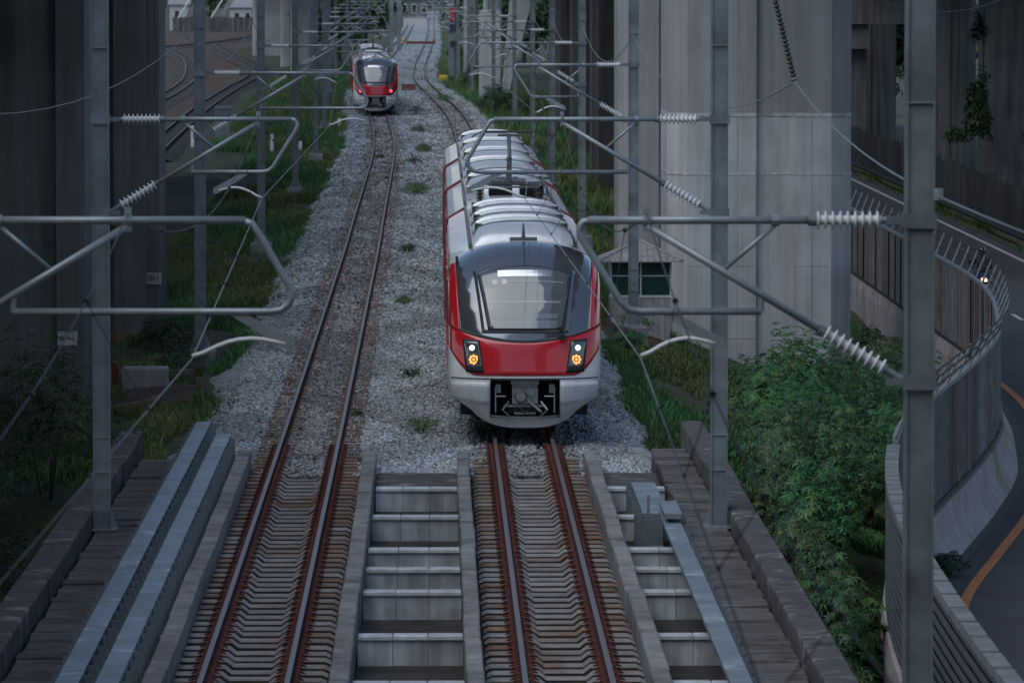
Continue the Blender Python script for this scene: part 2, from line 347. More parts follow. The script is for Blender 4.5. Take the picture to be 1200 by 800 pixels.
strip('edge_line', lambda y: fenx(y)+.98*fnx(y), lambda y: fenx(y)+1.17*fnx(y), -1.886, M['lorange'])
strip('edge_line', lambda y: 21.8, lambda y: 21.98, -1.886, M['lwhite'])
for y0 in np.arange(112, 420, 9.):
    strip('lane_dash', lambda y: fenx(y)+4.4, lambda y: fenx(y)+4.55, -1.886, M['lwhite'], np.linspace(y0, y0+3, 4))

# ------------------------------------------------------------------ tracks
def rail_mesh(fx, off, ys):
    pr = [(-.065, -.15), (.065, -.15), (.065, -.135), (.012, -.115), (.012, -.045), (.036, -.035), (.036, -.004), (.026, 0), (-.026, 0), (-.036, -.004), (-.036, -.035), (-.012, -.045), (-.012, -.115), (-.065, -.135)]
    mb = MB(); n = len(pr)
    for y in ys:
        x = fx(y)+off; mb.v += [(x+a, y, z) for a, z in pr]
    for i in range(len(ys)-1):
        for k in range(n):
            j = (k+1) % n; mb.f.append((i*n+k, (i+1)*n+k, (i+1)*n+j, i*n+j)); mb.mi.append(1 if k in (6, 7, 8) else 0)
    mb.f.append(tuple(range(n-1, -1, -1))); mb.mi.append(0)
    return mb.mesh('rail', [M['railw'], M['railh']])
def sleeper_mesh(deep):
    # dipped in the middle, raised seats under the rails
    pr = [(-1.0, -.19), (-.93, -.155), (-.34, -.155), (-.25, -.225), (.25, -.225), (.34, -.155), (.93, -.155), (1.0, -.19)]
    mb = MB(); h = .15
    for y, dz in ((-h, -.02), (-h+.02, 0), (h-.02, 0), (h, -.02)): mb.v += [(x, y, z+dz) for x, z in pr]
    for y in (-h, h): mb.v += [(x, y, -.36) for x, z in pr]
    n = 8
    for a, b in ((0, 1), (1, 2), (2, 3), (4, 0), (3, 5)):
        mb.f += [(a*n+i, a*n+i+1, b*n+i+1, b*n+i) for i in range(n-1)]
    mb.mi = [0 if i in (2, 3, 4) else 2 for _ in range(3) for i in range(7)]+[1]*14; return mb.mesh('sleeper', [M['sleeper'], M['slab'], M[deep]])  # dark side faces paint in the shade between sleepers
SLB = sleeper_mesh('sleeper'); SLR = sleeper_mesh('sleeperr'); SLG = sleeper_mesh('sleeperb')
def clip_row(fx, off, y0, y1):
    mb = MB(); y = y0; k = 0
    while y < y1:
        for s in (-1, 1):
            x = fx(y)+off+s*.062; z = -.13
            mb.box(min(x, x+s*.06), max(x, x+s*.06), y-.02, y+.02, -.155, z+.0)
            mb.tube([(x-s*.01, y-.02, z+.03), (x+s*.05, y+.06, z+.06), (x+s*.11, y+.13, z+.03), (x+s*.02, y+.2, z+.04)], .011, 5)
        y += .35; k += 1
    return mb
def track(fx, label, ys, sl_y0, sl_y1, sp=.70):
    t = thing('railway_track', label, 'track')
    for off in (-.535, .535):
        link('rail', rail_mesh(fx, off, ys), t)
        c = clip_row(fx, off, 55, 106).build('rail_clips', M['clip'], t); c['kind'] = 'stuff'
    y = sl_y0; n = 0
    while y < sl_y1 and n < 300:
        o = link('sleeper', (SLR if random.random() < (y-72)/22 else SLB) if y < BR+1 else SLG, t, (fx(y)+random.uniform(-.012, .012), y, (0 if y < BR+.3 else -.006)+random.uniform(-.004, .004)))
        o.rotation_euler = (0, 0, random.uniform(-.006, .006)); n += 1; y += sp
    return t
trys = np.r_[np.arange(30, 130, 5.), np.arange(130, 420, 4.), np.arange(420, 1650, 12.)]
track(cl, 'left rusty metre-gauge track curving under the far train', trys, 56, 262)
track(cr, 'right rusty track running under the near train', trys, 56, 104)
# yard tracks at the upper left
def yard(P, label):
    c = catmull(P, 4.); t = thing('railway_track', label, 'track', group='yard tracks beyond the left piers')
    d = np.gradient(c, axis=0); d /= np.linalg.norm(d, axis=1)[:, None]; nn = np.c_[d[:, 1], -d[:, 0]]
    bed = np.concatenate([np.c_[c+nn*w, np.full(len(c), z)] for w, z in ((-1.5, -.55), (-1., -.36), (1., -.36), (1.5, -.55))])
    L = len(c); F = np.concatenate([np.stack([np.arange(L-1)+k*L, np.arange(L-1)+(k+1)*L, np.arange(1, L)+(k+1)*L, np.arange(1, L)+k*L], 1) for k in range(3)])
    link('track_bed', npmesh('track_bed', bed, F, M['slab']), t)
    for s in (-.535, .535):
        q = c+nn*s; mb = MB(); V = []
        for p, m_ in zip(q, nn):
            for w, z in ((-.05, -.36), (-.04, -.2), (.04, -.2), (.05, -.36)): V.append((p[0]+m_[0]*w, p[1]+m_[1]*w, z))
        mb.v = V
        for i in range(L-1):
            for k in range(3): mb.f.append((i*4+k, (i+1)*4+k, (i+1)*4+k+1, i*4+k+1)); mb.mi.append(1 if k == 1 else 0)
        mb.build('rail', [M['railw'], M['railh']], t)
yard([(-14.6, 285), (-15.4, 331), (-16.4, 400), (-16.9, 470), (-17.0, 525), (-18.5, 590), (-25, 690), (-31, 800)], 'yard track nearest the grey cabinet, bending left')
yard([(-19.6, 285), (-19.8, 331), (-20.6, 400), (-21.2, 460), (-22.6, 520), (-28, 640), (-36, 760)], 'second yard track left of the dark mast')
yard([(-44, 700), (-34, 800), (-30, 900), (-33, 1080)], 'far yard track crossing behind the curve')
yard([(-25, 285), (-25.4, 360), (-26.3, 440), (-30, 560), (-40, 700)], 'outermost yard track beside the dark pier')

# ------------------------------------------------------------------ bridge
br = thing('railway_bridge', 'concrete railway bridge with two track troughs and cross beams in the foreground', 'bridge', (0, 40, 0))
def bpart(mb, name, m, parent=br):
    o = mb.build(name, m, parent); o.location = Vector(o.location)-Vector(br.location) if parent is br else (0, 0, 0); return o
for x0, x1 in ((-3.52, -1.05), (.36, 2.84)):
    bpart(MB().box(x0+.2, x1-.2, 30, BR+.1, -.8, -.285), 'track_slab', M['slab'])
    for s in (x0+.3, x1-.42):                      # narrow ledge beside the sleepers
        y = 56.
        while y < BR-1:
            L = random.uniform(1.6, 2.4); bpart(MB().cbox(s, s+.1+random.uniform(0, .03), y, min(y+L-.04, BR), -.4, -.27+random.uniform(-.02, .01), .012), 'ledge_block', M['slab']); y += L
for x0, x1 in ((-3.55, -3.31), (-1.31, -1.07), (.35, .56), (2.60, 2.83)):
    y = 45.; i = 0
    while y < BR:
        L = 3.0; y2 = min(y+L, BR+.3); d = random.uniform(-.012, .012)
        bpart(MB().cbox(x0+d, x1+d, y+.012, y2-.012, -.8, .19+random.uniform(-.008, .008), .02), 'kerb_block', M['conc']); y += L
BY = [96.1, 91.0, 85.7, 82.8, 79.7, 74.3, 69.2, 66.]
for yb in BY:
    for x0, x1, n in ((-1.05, .34, 3), (2.86, 3.86, 2), (-5.3, -3.58, 3)):
        w = (x1-x0)/n
        for k in range(n):
            a = x0+w*k+.004; b = x0+w*(k+1)-.004; j = random.uniform(-.015, .015)
            o = bpart(MB().box(a, b, yb+.02+j, yb+.3+j, -.55, -.09), 'cross_beam', M['beam'])
            MB().cbox(a, b, yb-.015+j, yb+.33+j, -.085, -.03, .012).build('beam_edge', M['beamtop'], o)
for x0, x1 in ((-1.06, .35), (2.85, 3.9), (-5.3, -3.56)):
    bpart(MB().box(x0, x1, 45, 97.2, -.75, -.43), 'floor_slab', M['slab'])
bpart(MB().box(-1.06, .35, 97.25, 100.1, -.75, -.12), 'end_wall', M['parapet']); bpart(MB().box(2.85, 3.84, 97.25, 100.1, -.75, -.12), 'end_wall', M['parapet'])
# debris on the floor between the beams
for k in range(9):
    x = random.uniform(-.95, .2); y = random.choice(BY[1:6])+random.uniform(1., 2.2); a = random.uniform(.1, .3)
    bpart(MB().box(x, x+a, y, y+a*1.5, -.428, -.40), 'rubble', M['conc'])
# side walkways
for x0, x1, yend, z in ((-5.35, -4.48, 101.5, 0.), (3.86, 4.55, 103.3, .04)):
    y = 46.
    while y < yend:
        L = random.choice((.45, .5, .55, .8, .95)); q = random.uniform(-.02, .02)
        bpart(MB().cbox(x0+random.uniform(0, .05), x1-random.uniform(0, .04), y+.02, min(y+L, yend)-.01, z-.12+q, z+q, .015), 'plank', M['plank']); y += L
    bpart(MB().box(x0+.04, x1-.05, 45, yend-.05, z-.5, z-.145), 'walkway_girder', M['parapet'])
for x0, x1, yend in ((-5.8, -5.37, 104.), (4.57, 4.98, 106.)):
    y = 44.
    while y < yend:
        L = random.uniform(3.6, 5.2); L = L if y+L < yend else yend-y; q = random.uniform(-.02, .02)
        bpart(MB().cbox(x0+q, x1+q, y+.01, y+L-.01, -.9, .33+random.uniform(-.02, .02), .025), 'parapet_block', M['parapet']); y += L
bpart(MB().box(-5.9, 5.0, 45, 50, -3.3, -.8).box(-5.6, 4.9, 97.6, 100.6, -3.3, -.8), 'abutment', M['parapet'])

# galvanised cable troughs
def trough(label, x0, x1, z, y0, y1, rib_side, seg=2.4, depth=.09):
    t = thing('cable_trough', label, 'cable trough', ((x0+x1)/2, y0, 0), group='cable troughs on the bridge'); ox, oy = (x0+x1)/2, y0; w = (x1-x0)/2
    lid = MB().cbox(-w-.01, w+.01, 0, seg-.008, z-.018, z, .006).mesh('lid', M['galvl']); bx = MB().box(-w, w, 0, seg-.003, z-depth, z-.02).mesh('trough_body', M['galv'])
    rb = MB().box(-.03, .07, -.012, .012, -.5, z-.03).box(.05, .07, -.012, .05, -.5, z-.03).mesh('rib', M['galv'])
    y = 0.
    while y < y1-y0-.1:
        L = min(seg, y1-y0-y); o = link('lid', lid, t, (0, y, random.uniform(-.006, .006))); o.scale = (1, L/seg, 1)
        o = link('trough_body', bx, t, (0, y, 0)); o.scale = (1, L/seg, 1); y += seg
    y = .3
    while y < y1-y0:
        for s in rib_side: 
            o = link('rib', rb, t, (s*(w+.03), y+random.uniform(-.06, .06), 0)); o.scale = (1 if s > 0 else -1, 1, 1)
        y += .95
    return t
trough('outer galvanised cable trough on the left walkway', -4.42, -4.17, .45, 50, 104.5, (-1, 1))
trough('inner galvanised cable trough left of the left kerb', -3.95, -3.70, .45, 58.0, 101.8, (1,))
trough('long galvanised cable trough beside the right walkway', 3.46, 3.71, .30, 50, 88.6, (1,))
t = trough('short wide galvanised trough end at the right walkway', 3.24, 3.62, .20, 89.2, 94.6, (-1,), depth=.16)
MB().box(-.16, -.12, -.9, -.84, -.5, .55).build('bracket', M['galv'], t); MB().box(-.12, .1, -1.2, -.6, -.3, -.26).build('bracket', M['galv'], t); MB().box(-.2, .12, -.14, -.1, -.45, .1).build('bracket', M['galv'], t)
t = trough('short raised trough cover bridging the gap in the right trough', 3.47, 3.72, .46, 86.3, 88.4, (1,))

# ------------------------------------------------------------------ catenary masts
def ibeam(w, d, tf, z0, z1):
    mb = MB(); mb.v = []; h = d*.5-.028; a = w/2; b = a-tf; p = [(-a,-d/2),(-b,-d/2),(-b,-h),(b,-h),(b,-d/2),(a,-d/2),(a,d/2),(b,d/2),(b,h),(-b,h),(-b,d/2),(-a,d/2)]; return mb.prism(p, z0, z1)
XT = 2.76
def arc(c, r, a0, a1, n=7): return [(c[0]+r*math.cos(R(a0+(a1-a0)*k/n)), 0, c[1]+r*math.sin(R(a0+(a1-a0)*k/n))) for k in range(n+1)]
ME = {}
def cmeshes():
    g = {}
    g['column'] = ibeam(.26, .24, .022, 0, 8.6).mesh('column', M['galv'])
    mb = MB()
    for z in (.9, 1.45, 7.5): mb.box(-.134, .134, -.124, .124, z, z+.009)
    g['band'] = mb.mesh('band', M['tube'])
    g['clamps'] = []
    for z in (6.4, 4.95): mb = MB(); g['clamps'].append(mb); mb.box(-.15, .15, -.135, -.115, z-.07, z+.07).box(-.15, .15, .115, .135, z-.07, z+.07).box(.13, .3, -.03, -.018, z-.035, z+.035).box(.13, .3, .018, .03, z-.035, z+.035)
    g['clamps'] = [q.mesh('clamp', M['galv']) for q in g['clamps']]
    g['top_tube_b'] = MB().tube([(.92, 0, 6.4), (3.50, 0, 6.4)], .038, 10).mesh('top_tube', M['tube'], True)
    ang = math.atan2(1.36, 2.28)
    dg = lambda x: (x, 0, 4.97+(x-.15)*1.37/2.28)
    g['diagonal_tube'] = MB().tube([dg(.84), dg(2.45)], .036, 10).mesh('diagonal_tube', M['tube'], True)
    pts = [(3.47, 0, 6.4), (3.56, 0, 6.37), (3.62, 0, 6.28), (3.90, 0, 5.80)]+[(3.915, 0, 5.73), (3.89, 0, 5.65), (3.82, 0, 5.595), (3.72, 0, 5.58), (1.42, 0, 5.58)]
    g['registration_tube_b'] = MB().tube(pts, .034, 10).mesh('registration_tube', M['tube'], True)
    pts = [(2.94, 0, 6.4), (3.02, 0, 6.385), (3.055, 0, 6.33), (3.05, 0, 6.26), (2.80, 0, 5.86), (2.68, 0, 5.66), (2.60, 0, 5.595), (2.5, 0, 5.58), (1.42, 0, 5.58)]
    g['registration_tube_a'] = MB().tube(pts, .034, 10).mesh('registration_tube', M['tube'], True)
    g['top_tube_a'] = MB().tube([(.92, 0, 6.4), (2.97, 0, 6.4)], .038, 10).mesh('top_tube', M['tube'], True)
    g['brace'] = MB().tube([(1.29, 0, 6.36), (1.77, 0, dg(1.77)[2])], .022, 8).mesh('brace', M['tube'], True)
    g['insulator'] = MB().disc_string((.34, 0, 6.4), (.94, 0, 6.4), .042, .085, 9, 12).mesh('insulator', M['ins'], True)
    a, b = dg(.30), dg(.86); g['insulator2'] = MB().disc_string(a, b, .042, .085, 9, 12).mesh('insulator', M['ins'], True)
    fl = [MB().tube([(.2, 0, 6.4), (.36, 0, 6.4)], .03, 8), MB().tube([dg(.15), dg(.32)], .03, 8), MB().tube([(.92, 0, 6.4), (1.0, 0, 6.4)], .055, 10), MB().tube([dg(.82), dg(.9)], .052, 10)]
    for x, z in ((2.45, 6.4), (1.29, 6.4)): fl.append(MB().tube([(x-.035, 0, z), (x+.035, 0, z)], .052, 8))
    fl.append(MB().box(2.42, 2.48, -.025, .025, 6.3, 6.52)); fl.append(MB().tube([(1.42, 0, 5.58), (1.42, 0, dg(1.42)[2])], .028, 6))
    g['fittings'] = [q.mesh('fitting', M['galv' if k in (2, 3) else 'cab']) for k, q in enumerate(fl)]
    # drop bracket and steady arm, two kinds: pulling to the mast side or away
    for kind, x0, x1, tip in (('a', 2.24, 1.77, 2.50), ('b', 3.43, 3.92, 3.02)):
        s = 1 if x1 > x0 else -1; mb = MB()
        v = []
        for x, z in ((x0-s*.05, 5.54), (x0+s*.07, 5.56), (x1+s*.02, 5.33), (x1+s*.02, 5.24), (x1-s*.06, 5.25)): v += [(x, -.012, z), (x, .012, z)]
        mb.add(v, [(0,2,4,6,8), (9,7,5,3,1)]+[(2*i, 2*i+1, (2*i+3) % 10, (2*i+2) % 10) for i in range(5)])
        g['drop_bracket_'+kind] = mb.mesh('drop_bracket', M['tube'])
        h = (x1-s*.06, 5.29); pts = [(h[0]+(tip-h[0])*t_, 0, h[1]+.07*math.sin(math.pi*min(t_*1.15, 1)*.9)-.13*t_**2.2) for t_ in np.linspace(0, 1, 9)]
        g['steady_arm_'+kind] = MB().tube(pts, .019, 8).mesh('steady_arm', M['white'], True)
    g['base_plate'] = MB().box(-.24, .24, -.24, .24, 0, .03).add([(.13,-.01,.03),(.24,-.01,.03),(.13,-.01,.36),(.13,.01,.03),(.24,.01,.03),(.13,.01,.36)], [(0,1,2),(5,4,3),(1,4,5,2)]).add([(-.13,-.01,.03),(-.24,-.01,.03),(-.13,-.01,.36),(-.13,.01,.03),(-.24,.01,.03),(-.13,.01,.36)], [(2,1,0),(3,4,5),(2,5,4,1)]).mesh('base_plate', M['tube'])
    g['footing'] = MB().cbox(-.36, .36, -.4, .4, -1.6, -.002, .03).mesh('footing', M['conc'])
    return g
G = cmeshes()
MASTS = {'L': [], 'R': []}
def mast(label, x, y, z0, right, kind, bridge=False, feeder=None):
    t = thing('catenary_mast', label, 'mast', (x, y, z0), math.pi if right else 0, 'overhead line masts along the tracks')
    k = 'fitting'; dz = -z0
    o = link('column', G['column'], t); o.scale = (1, 1, (8.6-z0)/8.6)
    link('band', G['band'], t); link('base_plate', G['base_plate'], t)
    if not bridge: link('footing', G['footing'], t)
    for nm in ('diagonal_tube', 'brace', 'insulator'): link(nm, G[nm], t, (0, 0, dz))
    for nm in ('top_tube', 'registration_tube'): link(nm, G[nm+'_'+kind], t, (0, 0, dz))
    for me_ in G['fittings']: link('fitting', me_, t, (0, 0, dz))
    for me_ in G['clamps']: link('clamp', me_, t, (0, 0, dz))
    link('insulator', G['insulator2'], t, (0, 0, dz)); link('drop_bracket', G['drop_bracket_'+kind], t, (0, 0, dz)); link('steady_arm', G['steady_arm_'+kind], t, (0, 0, dz))
    tip = 2.50 if kind == 'a' else 3.02
    MASTS['R' if right else 'L'].append((x-tip if right else x+tip, (x-2.45 if right else x+2.45), y, x))
    if feeder:
        fx, fz, sx, sz = feeder; s = -1 if right else 1
        MB().tube([(0, 0, sz-z0), ((sx-x)*s, 0, sz-z0)], .04, 8).build('feeder_arm', M['tube'], t)
        MB().disc_string(((sx-x)*s, 0, sz-z0), ((fx-x)*s, 0, fz-z0), .03, .062, 22, 8).build('insulator', M['insd'], t, True)
    return t
ORD = ['nearest', 'second', 'third', 'fourth', 'fifth', 'sixth', 'seventh', 'eighth', 'ninth', 'tenth', 'eleventh', 'twelfth', 'thirteenth', 'fourteenth']
mast('nearest left mast outside the frame, its bracket reaching in at left', -5.22, 51, -.05, False, 'b', True)
mast('grey mast standing on the left bridge walkway before the dark piers', -5.23, 88.5, 0., False, 'a', True)
LM = [133, 189, 239, 286, 340, 395, 450, 515, 590, 680, 780, 900]
Lnames = ['darkest left mast on a square footing beside the red earth', 'left mast on a low footing above the gravel edge', 'slim left mast right of the bent tube end', 'left mast beside the white marker post']
for i, y in enumerate(LM):
    mast(Lnames[i] if i < 4 else '%s mast of the far left row beside the red-nosed far train' % ORD[i-4] if i < 8 else '%s mast from the near end of the left row, deep in the distance' % ORD[i+2], cl(y)-3.3-(.1 if i else -.15), y, -.12 if i else -.05, False, 'b' if i % 2 == 0 else 'a')
mast('tallest and widest mast at right with the large white insulators', 4.33, 51, -.05, True, 'a', True)
mast('grey mast standing on the right bridge walkway beside the green shrubs', 4.39, 88.4, .04, True, 'b', True, (5.56, 6.98, 5.2, 8.45))
RM = [146, 198, 250, 300, 350, 400, 455, 515, 590, 680, 780, 900]
Rnames = ['right mast in front of the small hut', 'right mast between the hut and the dark gap', 'right mast over the train roof before the dark void', 'right mast left of the leaning concrete leg']
for i, y in enumerate(RM):
    mast(Rnames[i] if i < 4 else '%s mast of the far right row behind the train roof' % ORD[i-4] if i < 8 else '%s mast from the near end of the right row, deep in the distance' % ORD[i+2], cr(y)+3.43, y, -.3, True, 'a' if i % 2 == 0 else 'b', False, (cr(y)+3.4, 7.15, cr(y)+3.35, 8.45) if i < 3 else None)

# ------------------------------------------------------------------ overhead wires
def sagpts(a, b, sag, n=14):
    return [tuple(Vector(a).lerp(Vector(b), k/n)-Vector((0, 0, 4*sag*(k/n)*(1-k/n)))) for k in range(n+1)]
for side, lab in (('L', 'left'), ('R', 'right')):
    ms = sorted(MASTS[side], key=lambda q: q[2]); first = ms[0]
    nodes = [(first[0]-.5 if side == 'R' else first[0]-.6, first[1], 8., 0)]+ms
    t = thing('overhead_line', 'contact and carrier wires above the %s track' % lab, 'wire', (0, 0, 0), group='overhead lines above the tracks')
    cw = MB(); pts = [(q[0], q[2], 5.16) for q in nodes]; cw.tube(pts, .0065, 6); cw.build('contact_wire', M['wire'], t, True)
    mw = MB(); dr = MB(); cp = MB(); allp = []
    for i in range(len(nodes)-1):
        a, b = nodes[i], nodes[i+1]; L = b[2]-a[2]; sag = min(.95, .95*(L/45)**1.2)
        pp = sagpts((a[1], a[2], 6.46), (b[1], b[2], 6.46), sag); allp += pp[:-1]
        nd = int(L/5.5)
        if a[2] < 420:
            for k in range(1, nd):
                u = k/nd; zc = 6.46-4*sag*u*(1-u); x1 = a[1]+(b[1]-a[1])*u; x2 = a[0]+(b[0]-a[0])*u; y = a[2]+L*u
                dr.tube([(x1, y, zc), (x2, y, 5.16)], .004, 4)
                cp.tube([(x1, y-.04, zc), (x1, y+.04, zc)], .026, 6); cp.tube([(x2, y-.03, 5.17), (x2, y+.03, 5.17)], .014, 6)
    allp.append((nodes[-1][1], nodes[-1][2], 6.46)); mw.tube(allp, .007, 6)
    mw.build('carrier_wire', M['wired'], t, True); o = dr.build('droppers', M['wired'], t); o['kind'] = 'stuff'; o = cp.build('dropper_clamps', M['darkm'], t); o['kind'] = 'stuff'
def feeder(label, P, sags, m='wire', r=.011):
    t = thing('feeder_wire', label, 'wire', P[0]); base = Vector(P[0]); pts = []
    for i in range(len(P)-1): pts += sagpts(Vector(P[i])-base, Vector(P[i+1])-base, sags[i])[: -1]
    pts.append(tuple(Vector(P[-1])-base)); MB().tube(pts, r, 6).build('cable', M[m], t, True)
    for p in P[1:-1]: q = Vector(p)-base; MB().tube([tuple(q-Vector((0, 0, .03))), tuple(q+Vector((0, 0, .07)))], .045, 8).build('wire_clamp', M['tube'], t)
feeder('thick feeder cable sagging past the right masts to the right edge', [(4.6, 20, 6.9), (4.48, 50.8, 6.62), (5.56, 88.4, 6.98), (cr(146)+3.4, 146, 7.15), (cr(198)+3.4, 198, 7.15), (cr(250)+3.4, 250, 7.15), (cr(300)+3.4, 300, 7.15), (cr(400)+3.4, 400, 7.)], [.1, .2, 1.0, 1.0, 1., .9, .9])
feeder('pale feeder cable sagging before the dark left piers', [(-8.2, 70, 7.4), (-6.15, 140, 7.2), (cl(189)-3.7, 189, 7.25), (cl(239)-3.7, 239, 7.2), (cl(286)-3.7, 286, 7.2), (cl(395)-3.7, 395, 7.)], [1.1, 1.0, .9, .9, .9])
feeder('thin dark cable crossing the top of the right pier', [(6.9, 90, 8.25), (10.1, 100, 8.3), (16, 120, 8.6)], [.25, .3], 'wired', .01)
feeder('dark cable running low along the far right piers', [(12.5, 130, 8.4), (19.5, 180, 8.1), (27, 220, 8.1)], [.15, .2], 'wired', .01)

# ------------------------------------------------------------------ viaduct piers and decks
def fluted(w, d, notch=.35):      # plan polygon with two shallow vertical recesses on the front and back
    a = w*.5; q = d*.5; c = min(.3, d*.2); n1, n2 = a*.42, a*.06
    return [(-a+c, -q), (-n1, -q), (-n1, -q+notch*.3), (n2, -q+notch*.3), (n2, -q), (a-c, -q), (a, -q+c), (a, q-c), (a-c, q), (-a+c, q), (-a, q-c), (-a, -q+c)]
def pier(label, x0, x1, y, d, z0, m='pier', top=None, bands=(), pale_to=None, poly=None):
    t = thing('viaduct_pier', label, 'pier', ((x0+x1)/2, y+d/2, z0), group='concrete viaduct piers')
    top = top or (14.6 if x0 > 0 and y < 202 and x0 < 20 else 9.6); w = x1-x0; p = poly or fluted(w, d)
    if pale_to: MB().prism(p, -1.2, pale_to-z0, 0).build('lower_shaft', M['pier_pale'], t); MB().prism(p, pale_to-z0+.004, top-z0).build('shaft', M[m], t)
    else: MB().prism(p, -1.2, top-z0).build('shaft', M[m], t)
    for zb, h in bands:
        q = [(px*1.002+(.006 if px > 0 else -.006), py*1.002+(.006 if py > 0 else -.006)) for px, py in p]; MB().prism(q, zb-z0, zb+h-z0).build('pour_joint', M['joint'], t)
    return t
# big right pier
P1 = [(a*1.085, b) for a, b in [(-2.33, -2.3), (-1.85, -2.9), (-.1, -2.9), (-.1, -2.72), (.84, -2.72), (.84, -2.98), (1.8, -2.98), (2.33, -2.5), (2.33, 2.5), (1.8, 2.9), (-1.85, 2.9), (-2.33, 2.3)]]
bigp = pier('huge pale right pier rising behind the green shrubs', 6.36, 11.42, 156.4, 5.8, -2.2, 'pier', bands=((4.82, .1), (3.22, .05)), pale_to=4.8, poly=P1)
for sx, y_ in ((-1.25, -2.903), (-.62, -2.903), (1.42, -2.983)): MB().box(sx-.008, sx+.008, y_-.002, y_+.01, -.5, 16.).build('formwork_seam', M['pier'], bigp)
for zz in (.9, 2.9, 8.8, 9.9):
    MB().box(-1.99, -.12, -2.905, -2.893, zz, zz+.014).build('formwork_seam', M['pier'], bigp); MB().box(.93, 1.9, -2.985, -2.973, zz, zz+.014).build('formwork_seam', M['pier'], bigp)
pier('right pier half hidden behind the huge pale pier', 6.2, 10.9, 194, 5.6, -2, 'pier')
for i, y in enumerate((224, 264, 304, 345)):
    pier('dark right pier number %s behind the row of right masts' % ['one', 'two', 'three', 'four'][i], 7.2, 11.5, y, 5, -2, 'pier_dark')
pier('far slim grey pier right of the distant track', 2.45, 3.8, 524, 4, -.5, 'pier', top=8.0)
pier('far pale pier behind the signal post', 4.4, 6.1, 540, 4, -.5, 'pier_pale', top=8.0)
rw = thing('shade_backdrop', 'dark backdrop added for the shade under the right viaduct', 'wall', (12.4, 206, -2.3))  # added dark backdrop that deepens the shade under the deck
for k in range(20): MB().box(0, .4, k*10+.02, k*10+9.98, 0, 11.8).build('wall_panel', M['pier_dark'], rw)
# leaning leg
t = thing('viaduct_pier', 'leaning pale concrete leg beside the dark void', 'pier', (5.0, 420, -.6), group='concrete viaduct piers')
MB().add([(-.35, -1, 0), (.05, -1, 0), (.05, 1, 0), (-.35, 1, 0), (.5, -1, 9), (2.3, -1, 9), (2.3, 1, 9), (.5, 1, 9)], [(0,3,2,1), (4,5,6,7), (0,1,5,4), (1,2,6,5), (2,3,7,6), (3,0,4,7)]).build('leg', M['pier_pale'], t)
MB().box(-1.9, -.36, -1, 1, 0, 7.).build('shaft', M['pier_pale'], t)
# left piers
PA = [(-2.0, -1.6), (-.05, -1.6), (.78, -1.45), (.8, -1.78), (1.4, -1.78), (1.43, 1.5), (-2.0, 1.6)]
def plate(t, x, y, z, s, txt, w=.42, h=.3):
    o = MB().box(x-w/2, x+w/2, y-.012, y, z-h/2, z+h/2).build('number_plate', M['fwall'], t)
    c = bpy.data.curves.new('txt', 'FONT'); c.body = txt; c.size = s; c.align_x = 'CENTER'; c.align_y = 'CENTER'; c.extrude = .002
    tmp = bpy.data.objects.new('txt', c); COL.objects.link(tmp); dg = bpy.context.evaluated_depsgraph_get(); me = bpy.data.meshes.new_from_object(tmp.evaluated_get(dg))
    bpy.data.objects.remove(tmp); me.materials.clear(); me.materials.append(M['textm'])
    l_ = link('lettering', me, o, (x, y-.016, z)); l_.rotation_euler = (math.pi/2, 0, 0)
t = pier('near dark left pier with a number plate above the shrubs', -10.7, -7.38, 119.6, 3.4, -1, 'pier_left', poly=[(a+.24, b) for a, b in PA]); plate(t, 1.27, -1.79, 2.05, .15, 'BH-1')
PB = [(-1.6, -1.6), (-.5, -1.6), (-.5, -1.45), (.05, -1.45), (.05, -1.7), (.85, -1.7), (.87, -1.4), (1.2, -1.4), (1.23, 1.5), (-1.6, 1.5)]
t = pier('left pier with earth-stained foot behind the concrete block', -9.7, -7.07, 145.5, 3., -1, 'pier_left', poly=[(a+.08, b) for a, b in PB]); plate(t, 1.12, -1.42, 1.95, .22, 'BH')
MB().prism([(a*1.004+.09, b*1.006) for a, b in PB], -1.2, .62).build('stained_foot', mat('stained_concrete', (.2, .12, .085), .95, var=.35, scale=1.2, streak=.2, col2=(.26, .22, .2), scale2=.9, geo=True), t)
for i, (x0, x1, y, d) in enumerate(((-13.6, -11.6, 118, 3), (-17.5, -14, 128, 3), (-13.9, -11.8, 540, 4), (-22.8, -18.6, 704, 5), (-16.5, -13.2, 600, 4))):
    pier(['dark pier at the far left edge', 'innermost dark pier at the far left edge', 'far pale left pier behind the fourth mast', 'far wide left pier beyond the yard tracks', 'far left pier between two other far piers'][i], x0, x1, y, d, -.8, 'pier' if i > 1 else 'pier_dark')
# unseen decks above the frame, sized and placed for the shade they cast
def deck(name, pts, w, z0, z1):
    mb = MB()
    for i in range(len(pts)-1):
        (xa, ya), (xb, yb) = pts[i], pts[i+1]
        mb.add([(xa-w/2, ya, z1), (xa+w/2, ya, z1), (xb+w/2, yb, z1), (xb-w/2, yb, z1), (xa-w*.3, ya, z0), (xa+w*.3, ya, z0), (xb+w*.3, yb, z0), (xb-w*.3, yb, z0)], [(0,1,2,3), (7,6,5,4), (4,5,1,0), (5,6,2,1), (6,7,3,2), (7,4,0,3)])
    return tag(mb.build(name, M['pier_dark']), kind='structure')
deck('unseen_viaduct_deck', [(-27.0, 20), (-27.0, 262)], 39.5, 9.6, 11.4)
deck('unseen_viaduct_deck', [(-12.3, 262.1), (-13.0, 380), (-15, 580), (-24, 800)], 9.5, 9.6, 11.4)
deck('unseen_viaduct_deck', [(9.6, 40), (9.6, 203)], 8.0, 14.5, 16.5)
deck('unseen_viaduct_deck', [(9.9, 203.1), (9.9, 360), (8.6, 440), (6.5, 560)], 10.5, 9.6, 11.6)
